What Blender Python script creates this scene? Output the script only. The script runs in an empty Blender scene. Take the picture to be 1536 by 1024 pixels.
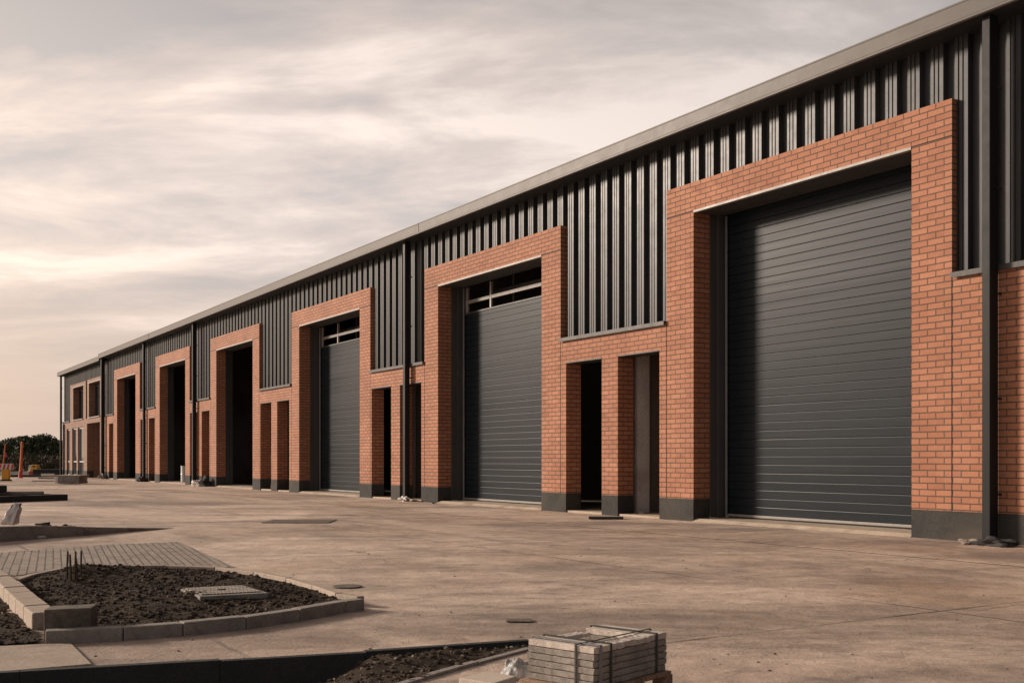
import bpy, bmesh, math, random
from mathutils import Vector, Matrix, noise
random.seed(7)
PI = math.pi
scene = bpy.context.scene
COL = scene.collection

# ------------------------------------------------------------------ camera model
F, CX, HY, H = 1620.0, 768.0, 688.7, 0.95      # focal length in photo pixels, principal column, horizon row, eye height
def G(x, y, z=0.0):                            # photo pixel -> point on the level z
    d = F * (H - z) / (y - HY)
    return Vector(((x - CX) / F * d, d, z))

TH = math.radians(31.87)                       # the frontage runs 31.87 degrees left of the view
ST, CT = math.sin(TH), math.cos(TH)
K = 12.75
T0 = 40.0
def W(T, d, z=0.0):                            # frontage coordinates -> world
    return Vector((K - T * ST + d * CT, T * CT + d * ST, z))

# ------------------------------------------------------------------ node helpers
def new_mat(name):
    m = bpy.data.materials.new(name); m.use_nodes = True
    nt = m.node_tree
    for n in list(nt.nodes): nt.nodes.remove(n)
    out = nt.nodes.new('ShaderNodeOutputMaterial')
    bs = nt.nodes.new('ShaderNodeBsdfPrincipled')
    nt.links.new(bs.outputs[0], out.inputs[0])
    return m, nt, bs
def nd(nt, typ, **kw):
    n = nt.nodes.new(typ)
    for k, v in kw.items():
        if k.startswith('i_'):
            key = k[2:]
            key = int(key) if key.isdigit() else key.replace('_', ' ')
            n.inputs[key].default_value = v
        else: setattr(n, k, v)
    return n
def lk(nt, a, b): nt.links.new(a, b)
def c4(c): return (c[0], c[1], c[2], 1.0)
def mapped(nt, coord='Object', scale=(1, 1, 1), rot=(0, 0, 0)):
    tc = nd(nt, 'ShaderNodeTexCoord'); mp = nd(nt, 'ShaderNodeMapping')
    mp.inputs['Scale'].default_value = scale; mp.inputs['Rotation'].default_value = rot
    lk(nt, tc.outputs[coord], mp.inputs[0]); return mp.outputs[0]
def noise_n(nt, vec, scale, detail=6, rough=0.6, dist=0.0):
    n = nd(nt, 'ShaderNodeTexNoise'); n.inputs['Scale'].default_value = scale
    n.inputs['Detail'].default_value = detail; n.inputs['Roughness'].default_value = rough
    n.inputs['Distortion'].default_value = dist
    lk(nt, vec, n.inputs['Vector']); return n.outputs['Fac']
def ramp(nt, fac, stops):
    r = nd(nt, 'ShaderNodeValToRGB')
    e = r.color_ramp.elements
    while len(e) > 1: e.remove(e[0])
    e[0].position = stops[0][0]; e[0].color = c4(stops[0][1])
    for p, c in stops[1:]:
        k = e.new(p); k.color = c4(c)
    lk(nt, fac, r.inputs[0]); return r.outputs[0]
def mixc(nt, fac, a, b, mode='MIX'):
    m = nd(nt, 'ShaderNodeMix', data_type='RGBA', blend_type=mode)
    for s, v in ((0, fac), (6, a), (7, b)):
        if hasattr(v, 'links'): lk(nt, v, m.inputs[s])
        elif isinstance(v, (int, float)): m.inputs[s].default_value = v
        else: m.inputs[s].default_value = c4(v)
    return m.outputs[2]
def math_n(nt, op, a, b=None, clamp=False):
    m = nd(nt, 'ShaderNodeMath', operation=op); m.use_clamp = clamp
    for s, v in ((0, a), (1, b)):
        if v is None: continue
        if hasattr(v, 'links'): lk(nt, v, m.inputs[s])
        else: m.inputs[s].default_value = v
    return m.outputs[0]
def maprange(nt, v, a, b, c=0.0, d=1.0, smooth=False):
    m = nd(nt, 'ShaderNodeMapRange')
    if smooth: m.interpolation_type = 'SMOOTHSTEP'
    lk(nt, v, m.inputs[0])
    for i, x in zip((1, 2, 3, 4), (a, b, c, d)): m.inputs[i].default_value = x
    return m.outputs[0]
def bump(nt, bs, h, dist=0.01, strength=1.0):
    b = nd(nt, 'ShaderNodeBump'); b.inputs['Distance'].default_value = dist
    b.inputs['Strength'].default_value = strength
    lk(nt, h, b.inputs['Height']); lk(nt, b.outputs[0], bs.inputs['Normal'])

# ------------------------------------------------------------------ materials
M = {}
def rough_mat(key, c1, c2, scale=8, rough=0.85, bd=0.004, bscale=40, spec=0.3, dirt=None, stretch=(1, 1, 1), metal=0.0):
    m, nt, bs = new_mat(key)
    v = mapped(nt, 'Object', stretch)
    f = noise_n(nt, v, scale, 8, 0.65, 0.3)
    col = ramp(nt, f, [(0.3, c1), (0.7, c2)])
    f2 = noise_n(nt, v, bscale, 6, 0.7)
    col = mixc(nt, 0.55, col, ramp(nt, f2, [(0.3, (0.55, 0.55, 0.55)), (0.7, (1.35, 1.35, 1.35))]), 'MULTIPLY')
    if dirt:
        f3 = noise_n(nt, v, scale * 0.35, 5, 0.7, 0.8)
        col = mixc(nt, maprange(nt, f3, 0.52, 0.68), col, dirt)
    lk(nt, col, bs.inputs['Base Color'])
    bs.inputs['Roughness'].default_value = rough
    bs.inputs['Specular IOR Level'].default_value = spec
    bs.inputs['Metallic'].default_value = metal
    bump(nt, bs, f2, bd)
    M[key] = m; return m

def brick_mat(key, ca, cb, cm, tint=(1, 1, 1)):
    m, nt, bs = new_mat(key)
    uv = mapped(nt, 'UV')
    wob = nd(nt, 'ShaderNodeTexNoise'); wob.inputs['Scale'].default_value = 9; wob.inputs['Detail'].default_value = 2
    lk(nt, uv, wob.inputs['Vector'])
    vm = nd(nt, 'ShaderNodeVectorMath', operation='MULTIPLY_ADD')
    lk(nt, wob.outputs['Color'], vm.inputs[0]); vm.inputs[1].default_value = (0.006, 0.006, 0); lk(nt, uv, vm.inputs[2])
    br = nd(nt, 'ShaderNodeTexBrick'); br.offset = 0.5; br.squash = 1.0
    lk(nt, vm.outputs[0], br.inputs['Vector'])
    for k, v in (('Scale', 1.0), ('Mortar Size', 0.0073), ('Mortar Smooth', 0.25), ('Bias', -0.05), ('Brick Width', 0.225), ('Row Height', 0.075)):
        br.inputs[k].default_value = v
    br.inputs['Color1'].default_value = c4(ca); br.inputs['Color2'].default_value = c4(cb); br.inputs['Mortar'].default_value = c4(cm)
    f1 = noise_n(nt, uv, 1.1, 5, 0.6, 0.6)
    f2 = noise_n(nt, uv, 60, 6, 0.75)
    us = nd(nt, 'ShaderNodeSeparateXYZ'); lk(nt, uv, us.inputs[0])
    row = math_n(nt, 'FLOOR', math_n(nt, 'DIVIDE', us.outputs[1], 0.075))
    sh_ = math_n(nt, 'MULTIPLY', math_n(nt, 'ABSOLUTE', math_n(nt, 'MODULO', row, 2.0)), 0.5)
    cell = math_n(nt, 'FLOOR', math_n(nt, 'ADD', math_n(nt, 'DIVIDE', us.outputs[0], 0.225), sh_))
    cv_ = nd(nt, 'ShaderNodeCombineXYZ'); lk(nt, cell, cv_.inputs[0]); lk(nt, row, cv_.inputs[1])
    wn = nd(nt, 'ShaderNodeTexWhiteNoise', noise_dimensions='2D'); lk(nt, cv_.outputs[0], wn.inputs['Vector'])
    tone = ramp(nt, wn.outputs['Value'], [(0.0, (0.88, 0.85, 0.85)), (0.10, (0.96, 0.95, 0.95)), (0.5, (1.0, 1.0, 1.0)), (0.9, (1.03, 1.04, 1.05)), (1.0, (1.06, 1.11, 1.14))])
    bcol = mixc(nt, 1.0, br.outputs['Color'], tone, 'MULTIPLY')
    bcol = mixc(nt, br.outputs['Fac'], bcol, cm)
    col = mixc(nt, 0.75, bcol, ramp(nt, f1, [(0.3, (0.80, 0.78, 0.76)), (0.7, (1.14, 1.16, 1.18))]), 'MULTIPLY')
    col = mixc(nt, 0.7, col, ramp(nt, f2, [(0.3, (0.66, 0.62, 0.6)), (0.72, (1.3, 1.3, 1.3))]), 'MULTIPLY')
    # pale lime bloom in loose patches, and splash dirt close to the plinth
    f3 = noise_n(nt, uv, 3.2, 6, 0.75, 1.2)
    col = mixc(nt, maprange(nt, f3, 0.60, 0.80, 0, 0.32), col, (0.46, 0.33, 0.25))
    f4 = noise_n(nt, uv, 0.55, 6, 0.7, 0.5)
    col = mixc(nt, maprange(nt, f4, 0.58, 0.75, 0, 0.35), col, (0.17, 0.085, 0.055))
    lk(nt, col, bs.inputs['Base Color'])
    bs.inputs['Roughness'].default_value = 0.75; bs.inputs['Specular IOR Level'].default_value = 0.25
    hgt = math_n(nt, 'MULTIPLY_ADD', br.outputs['Fac'], -1.0)
    nt.nodes[-1].inputs[2].default_value = 1.0
    h2 = math_n(nt, 'ADD', hgt, math_n(nt, 'MULTIPLY', f2, 0.35))
    bump(nt, bs, h2, 0.008)
    M[key] = m
brick_mat('brick', (0.408, 0.187, 0.110), (0.345, 0.150, 0.087), (0.118, 0.079, 0.058))
brick_mat('brick_pale', (0.29, 0.170, 0.120), (0.245, 0.140, 0.098), (0.19, 0.125, 0.095))

def paint(key, c, rough=0.4, spec=0.5, var=0.25, streak=True, metal=0.0, bd=0.0006, dirt=0.10, rv=0.06):
    m, nt, bs = new_mat(key)
    v = mapped(nt, 'Object', (3.0, 3.0, 0.35) if streak else (1, 1, 1))
    f = noise_n(nt, v, 2.2, 7, 0.7, 0.2)
    lo = tuple(x * (1 - var) for x in c); hi = tuple(x * (1 + var) for x in c)
    col = ramp(nt, f, [(0.3, lo), (0.7, hi)])
    vd = mapped(nt, 'Object')
    fd = noise_n(nt, vd, 1.3, 8, 0.75, 0.6)
    col = mixc(nt, maprange(nt, fd, 0.5, 0.8, 0, dirt), col, (0.16, 0.13, 0.10))
    lk(nt, col, bs.inputs['Base Color'])
    fr = noise_n(nt, vd, 5.0, 6, 0.7)
    lk(nt, maprange(nt, fr, 0.3, 0.7, rough - rv, rough + rv * 1.5), bs.inputs['Roughness'])
    bs.inputs['Specular IOR Level'].default_value = spec; bs.inputs['Metallic'].default_value = metal
    fb = noise_n(nt, vd, 14, 4, 0.6)
    if bd > 0: bump(nt, bs, fb, bd * 4)
    M[key] = m
paint('cladding', (0.036, 0.038, 0.040), 0.40, 0.22, 0.30, bd=0.0001, rv=0.03)
cm_ = M['cladding'].node_tree; cbs = [n for n in cm_.nodes if n.type == 'BSDF_PRINCIPLED'][0]
csp = nd(cm_, 'ShaderNodeSeparateXYZ'); lk(cm_, mapped(cm_, 'Object'), csp.inputs[0])
def near(axis, period, off):
    t = math_n(cm_, 'MODULO', math_n(cm_, 'ADD', csp.outputs[axis], off + period * 400), period)
    return math_n(cm_, 'ABSOLUTE', math_n(cm_, 'SUBTRACT', t, period * .5))
fx = near(0, 0.325, -(40.0 - 0.88 * 0.325) + 0.1625); fz = near(2, 1.02, -3.19 + 0.51)
fd_ = math_n(cm_, 'SQRT', math_n(cm_, 'ADD', math_n(cm_, 'MULTIPLY', fx, fx), math_n(cm_, 'MULTIPLY', fz, fz)))
old = cbs.inputs['Base Color'].links[0].from_socket
lk(cm_, mixc(cm_, maprange(cm_, fd_, 0.008, 0.013, 0.85, 0.0), old, (0.008, 0.008, 0.008)), cbs.inputs['Base Color'])
paint('door_paint', (0.011, 0.0155, 0.0205), 0.33, 0.125, 0.12, streak=False, bd=0, dirt=0.02, rv=0.012)
dm = M['door_paint'].node_tree; dbs = [n for n in dm.nodes if n.type == 'BSDF_PRINCIPLED'][0]
dv = mapped(dm, 'Object', (0.25, 1, 4.0)); dn = noise_n(dm, dv, 1.6, 4, 0.55)
bump(dm, dbs, dn, 0.0016)
dv2 = mapped(dm, 'Object', (0.12, 1, 8.06)); dn2 = noise_n(dm, dv2, 1.0, 2, 0.4); dn3 = noise_n(dm, mapped(dm, 'Object'), 2.2, 8, 0.72, 0.5)
lk(dm, math_n(dm, 'ADD', maprange(dm, dn2, 0.3, 0.7, 0.33, 0.40), math_n(dm, 'MULTIPLY', dn3, 0.03)), dbs.inputs['Roughness'])
paint('fascia_paint', (0.105, 0.096, 0.088), 0.46, 0.15, 0.06, bd=0, rv=0.02)
paint('dark_steel', (0.030, 0.031, 0.033), 0.45, 0.5, 0.2)
paint('grey_steel', (0.065, 0.063, 0.062), 0.5, 0.3, 0.15)
paint('flashing', (0.055, 0.053, 0.051), 0.45, 0.25, 0.2)
paint('light_trim', (0.24, 0.22, 0.20), 0.5, 0.5, 0.12)
paint('galv', (0.42, 0.42, 0.42), 0.45, 0.5, 0.15, metal=0.5)
rough_mat('galv_pale', (0.55, 0.54, 0.53), (0.68, 0.67, 0.66), 2, 0.7, 0.001, 30, dirt=(0.42, 0.40, 0.38))
paint('pipe_paint', (0.016, 0.017, 0.018), 0.45, 0.14, 0.2, bd=0, dirt=.04)
paint('orange_plastic', (0.62, 0.13, 0.035), 0.5, 0.4, 0.2, streak=False)
paint('red_plastic', (0.50, 0.045, 0.035), 0.5, 0.4, 0.15, streak=False)
paint('yellow_plastic', (0.68, 0.32, 0.03), 0.5, 0.4, 0.15, streak=False)
paint('white_plastic', (0.66, 0.62, 0.58), 0.5, 0.4, 0.1, streak=False)
paint('strap', (0.035, 0.045, 0.035), 0.5, 0.4, 0.2, streak=False)
paint('strap_grey', (0.22, 0.22, 0.23), 0.4, 0.4, 0.2, streak=False)
rough_mat('rubber', (0.012, 0.012, 0.012), (0.022, 0.022, 0.022), 8, 0.8)
rough_mat('plinth', (0.036, 0.036, 0.035), (0.060, 0.058, 0.055), 2.2, 0.7, 0.002, 30, spec=0.08, dirt=(0.075, 0.065, 0.055))
rough_mat('kerb', (0.21, 0.19, 0.17), (0.36, 0.32, 0.285), 7, 0.9, 0.003, 60, dirt=(0.15, 0.125, 0.10))
rough_mat('kerb_tan', (0.34, 0.275, 0.22), (0.46, 0.38, 0.31), 6, 0.9, 0.003, 60, dirt=(0.24, 0.18, 0.14))
rough_mat('kerb_dark', (0.034, 0.034, 0.035), (0.055, 0.053, 0.052), 5, 0.9, 0.003, 60)  # near-black: shade on the kerb faces put into the colour; also dark clutter
rough_mat('slab_stone', (0.22, 0.195, 0.17), (0.36, 0.32, 0.285), 9, 0.9, 0.0025, 90, dirt=(0.17, 0.145, 0.115))  # kept darker so the pack's sides sit below its sunlit top
rough_mat('slab_sunlit', (0.50, 0.43, 0.375), (0.64, 0.56, 0.49), 9, 0.9, 0.002, 90, dirt=(0.38, 0.32, 0.26))  # paler copy of slab_stone: sunlight on the pack top put into the colour
rough_mat('shaded_block', (0.07, 0.062, 0.052), (0.22, 0.185, 0.15), 11, 0.9, 0.003, 60, dirt=(0.045, 0.045, 0.035))  # blotchy dark colours stand in for shade on the block's front
rough_mat('soil', (0.026, 0.019, 0.014), (0.085, 0.061, 0.044), 9, 0.95, 0.02, 60, spec=0.15)
rough_mat('clod', (0.028, 0.021, 0.016), (0.090, 0.066, 0.048), 5, 0.95, 0.003, 90, spec=0.15)
rough_mat('chip', (0.10, 0.08, 0.06), (0.30, 0.25, 0.20), 3, 0.9, 0.002, 90, spec=0.2)
rough_mat('rough_ground', (0.075, 0.058, 0.04), (0.15, 0.115, 0.08), 0.6, 0.95, 0.05, 4, dirt=(0.05, 0.055, 0.03))
rough_mat('wood', (0.30, 0.19, 0.12), (0.46, 0.31, 0.21), 6, 0.8, 0.002, 60, stretch=(1, 8, 8), dirt=(0.2, 0.13, 0.09))
rough_mat('wood_pale', (0.54, 0.45, 0.37), (0.68, 0.58, 0.49), 9, 0.8, 0.002, 70, stretch=(1, 6, 6))
rough_mat('rust', (0.045, 0.028, 0.02), (0.09, 0.05, 0.03), 20, 0.85, 0.001, 90)
rough_mat('plaster', (0.22, 0.215, 0.21), (0.29, 0.285, 0.28), 2, 0.9, 0.002, 30)
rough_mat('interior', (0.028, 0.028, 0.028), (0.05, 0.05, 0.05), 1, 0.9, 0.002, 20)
rough_mat('concrete_in', (0.13, 0.115, 0.10), (0.19, 0.17, 0.15), 2, 0.9, 0.003, 40)
rough_mat('threshold', (0.40, 0.32, 0.25), (0.52, 0.43, 0.34), 4, 0.9, 0.003, 50, dirt=(0.30, 0.22, 0.15))
rough_mat('cloth', (0.20, 0.165, 0.14), (0.32, 0.27, 0.23), 12, 0.95, 0.004, 60, dirt=(0.07, 0.06, 0.055))
rough_mat('foliage', (0.055, 0.068, 0.038), (0.11, 0.12, 0.07), 0.5, 0.8, 0.002, 6)  # greens lifted to stand in for haze over the far trees
rough_mat('scrub', (0.060, 0.050, 0.030), (0.13, 0.105, 0.065), 0.7, 0.9, 0.002, 8)
rough_mat('bark', (0.05, 0.038, 0.028), (0.10, 0.078, 0.06), 6, 0.9, 0.01, 20)
rough_mat('bag', (0.55, 0.52, 0.49), (0.72, 0.68, 0.65), 7, 0.7, 0.004, 30)
rough_mat('cover_and_stain', (0.10, 0.085, 0.07), (0.19, 0.16, 0.13), 30, 0.7, 0.003, 60)

m, nt, bs = new_mat('plastic_film')
bs.inputs['Base Color'].default_value = (0.72, 0.72, 0.72, 1); bs.inputs['Roughness'].default_value = 0.22
bs.inputs['Transmission Weight'].default_value = 0.6; bs.inputs['IOR'].default_value = 1.3
v = mapped(nt, 'Object'); bump(nt, bs, noise_n(nt, v, 55, 6, 0.6, 1.0), 0.004)
M['film'] = m
m, nt, bs = new_mat('window_glass')
bs.inputs['Base Color'].default_value = (0.03, 0.035, 0.038, 1); bs.inputs['Roughness'].default_value = 0.04
bs.inputs['Specular IOR Level'].default_value = 0.9
v = mapped(nt, 'Object'); bump(nt, bs, noise_n(nt, v, 0.8, 2, 0.5), 0.004)
M['glass'] = m

# yard: dusty concrete. Tint patches, tyre-polished bands along the frontage, stains, slab joints, grit
m, nt, bs = new_mat('yard_concrete')
w = mapped(nt, 'Object', rot=(0, 0, 0))
wr = mapped(nt, 'Object', rot=(0, 0, -(math.radians(-58.13))))          # x runs along the frontage
ws = mapped(nt, 'Object', scale=(0.34, 1.0, 1.0), rot=(0, 0, math.radians(-20)))
f_big = noise_n(nt, w, 0.17, 7, 0.6, 0.7)
col = ramp(nt, f_big, [(0.38, (0.33, 0.252, 0.200)), (0.5, (0.50, 0.384, 0.308)), (0.60, (0.68, 0.54, 0.44))])
f_st = noise_n(nt, ws, 1.1, 8, 0.68, 0.4)
col = mixc(nt, 0.85, col, ramp(nt, f_st, [(0.33, (0.58, 0.55, 0.53)), (0.5, (0.98, 0.98, 0.98)), (0.66, (1.28, 1.27, 1.26))]), 'MULTIPLY')
vs2 = nd(nt, 'ShaderNodeMapping'); vs2.inputs['Scale'].default_value = (0.10, 0.9, 1)
lk(nt, wr, vs2.inputs[0])
f_tr = noise_n(nt, vs2.outputs[0], 0.9, 5, 0.6, 0.3)
col = mixc(nt, maprange(nt, f_tr, 0.50, 0.58, 0, 0.7), col, (0.62, 0.49, 0.39))
f_or = noise_n(nt, w, 0.42, 6, 0.65, 0.8)
col = mixc(nt, maprange(nt, f_or, 0.54, 0.68, 0, 0.42), col, (0.40, 0.255, 0.145))
f_dk = noise_n(nt, ws, 0.55, 8, 0.72, 0.6)
col = mixc(nt, maprange(nt, f_dk, 0.49, 0.64, 0, 0.8), col, (0.21, 0.163, 0.133))
f_m = noise_n(nt, w, 5.5, 8, 0.72, 0.4)
col = mixc(nt, 0.8, col, ramp(nt, f_m, [(0.30, (0.58, 0.56, 0.55)), (0.48, (0.98, 0.98, 0.98)), (0.70, (1.30, 1.29, 1.28))]), 'MULTIPLY')
f_f = noise_n(nt, w, 45, 8, 0.75)
col = mixc(nt, 0.8, col, ramp(nt, f_f, [(0.30, (0.50, 0.48, 0.47)), (0.44, (0.96, 0.96, 0.96)), (0.72, (1.20, 1.20, 1.20))]), 'MULTIPLY')
sep = nd(nt, 'ShaderNodeSeparateXYZ'); lk(nt, wr, sep.inputs[0])
def joint(axis, period, off, width):
    t = math_n(nt, 'ADD', sep.outputs[axis], off)
    t = math_n(nt, 'ADD', t, math_n(nt, 'MULTIPLY', f_m, 0.05))
    t = math_n(nt, 'MODULO', math_n(nt, 'ADD', t, period * 100), period)
    t = math_n(nt, 'ABSOLUTE', math_n(nt, 'SUBTRACT', t, period * 0.5))
    return maprange(nt, t, width * 0.5, width, 1.0, 0.0)
jn = math_n(nt, 'MAXIMUM', joint(0, 6.0, 1.3, 0.022), joint(1, 4.2, 0.4, 0.022))
brk = maprange(nt, noise_n(nt, w, 0.8, 4, 0.6), 0.38, 0.54)
jn = math_n(nt, 'MULTIPLY', jn, brk)
col = mixc(nt, math_n(nt, 'MULTIPLY', jn, 0.8), col, (0.10, 0.08, 0.062))
vo = nd(nt, 'ShaderNodeTexVoronoi', feature='DISTANCE_TO_EDGE'); vo.inputs['Scale'].default_value = 0.33
wv = nd(nt, 'ShaderNodeVectorMath', operation='MULTIPLY_ADD'); nz = nd(nt, 'ShaderNodeTexNoise'); nz.inputs['Scale'].default_value = 1.6; nz.inputs['Detail'].default_value = 5
lk(nt, w, nz.inputs['Vector']); lk(nt, nz.outputs['Color'], wv.inputs[0]); wv.inputs[1].default_value = (1.1, 1.1, 0); lk(nt, w, wv.inputs[2])
lk(nt, wv.outputs[0], vo.inputs['Vector'])
crk = math_n(nt, 'MULTIPLY', maprange(nt, vo.outputs['Distance'], 0.0015, 0.005, 1, 0), maprange(nt, noise_n(nt, w, 0.35, 3, 0.5), 0.52, 0.60))
col = mixc(nt, math_n(nt, 'MULTIPLY', crk, 0.6), col, (0.11, 0.085, 0.065))
# worn patches where the aggregate shows
f_ag = noise_n(nt, w, 75, 3, 0.8)
ag = math_n(nt, 'MULTIPLY', maprange(nt, f_ag, 0.50, 0.58), maprange(nt, noise_n(nt, w, 0.5, 6, 0.7, 0.6), 0.46, 0.62))
col = mixc(nt, math_n(nt, 'MULTIPLY', ag, 0.6), col, (0.16, 0.13, 0.108))
# tyre tracks: narrow pairs of bands running out of the doors and along the yard
tz = nd(nt, 'ShaderNodeTexNoise'); tz.inputs['Scale'].default_value = 0.11; tz.inputs['Detail'].default_value = 2; lk(nt, w, tz.inputs['Vector'])
tw = math_n(nt, 'ADD', sep.outputs[1], math_n(nt, 'MULTIPLY', tz.outputs['Fac'], 7.0))
tk = math_n(nt, 'ABSOLUTE', math_n(nt, 'SUBTRACT', math_n(nt, 'MODULO', math_n(nt, 'ADD', tw, 300), 1.7), 0.85))
tk = math_n(nt, 'MULTIPLY', maprange(nt, tk, 0.08, 0.20, 1, 0, smooth=True), maprange(nt, noise_n(nt, w, 0.3, 6, 0.7), 0.45, 0.62))
col = mixc(nt, math_n(nt, 'MULTIPLY', tk, 0.45), col, (0.20, 0.165, 0.14))
lk(nt, col, bs.inputs['Base Color'])
bs.inputs['Roughness'].default_value = 0.72; bs.inputs['Specular IOR Level'].default_value = 0.5
hh = math_n(nt, 'ADD', math_n(nt, 'MULTIPLY', f_f, 0.6), math_n(nt, 'MULTIPLY', f_m, 1.4))
hh = math_n(nt, 'ADD', hh, math_n(nt, 'MULTIPLY', noise_n(nt, ws, 6.0, 6, 0.7), 1.2))
hh = math_n(nt, 'SUBTRACT', hh, math_n(nt, 'MULTIPLY', math_n(nt, 'ADD', jn, crk), 0.6))
bump(nt, bs, hh, 0.010)
M['yard'] = m

# block paving
m, nt, bs = new_mat('block_paving')
uv = mapped(nt, 'Object', rot=(0, 0, math.radians(-113)))
br = nd(nt, 'ShaderNodeTexBrick'); br.offset = 0.5
lk(nt, uv, br.inputs['Vector'])
for k, v in (('Scale', 1.0), ('Mortar Size', 0.0075), ('Mortar Smooth', 0.3), ('Brick Width', 0.15), ('Row Height', 0.068)): br.inputs[k].default_value = v
br.inputs['Color1'].default_value = c4((0.36, 0.30, 0.25)); br.inputs['Color2'].default_value = c4((0.24, 0.20, 0.17)); br.inputs['Mortar'].default_value = c4((0.09, 0.074, 0.062))
f1 = noise_n(nt, uv, 1.6, 7, 0.7, 0.6); f2 = noise_n(nt, uv, 50, 6, 0.7)
col = mixc(nt, maprange(nt, f1, 0.50, 0.70, 0, 0.6), br.outputs['Color'], (0.37, 0.29, 0.22))
col = mixc(nt, 0.7, col, ramp(nt, f2, [(0.3, (0.6, 0.6, 0.6)), (0.7, (1.3, 1.3, 1.3))]), 'MULTIPLY')
lk(nt, col, bs.inputs['Base Color']); bs.inputs['Roughness'].default_value = 0.9
bump(nt, bs, math_n(nt, 'SUBTRACT', math_n(nt, 'MULTIPLY', f2, 0.3), br.outputs['Fac']), 0.012)
M['paving'] = m

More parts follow.
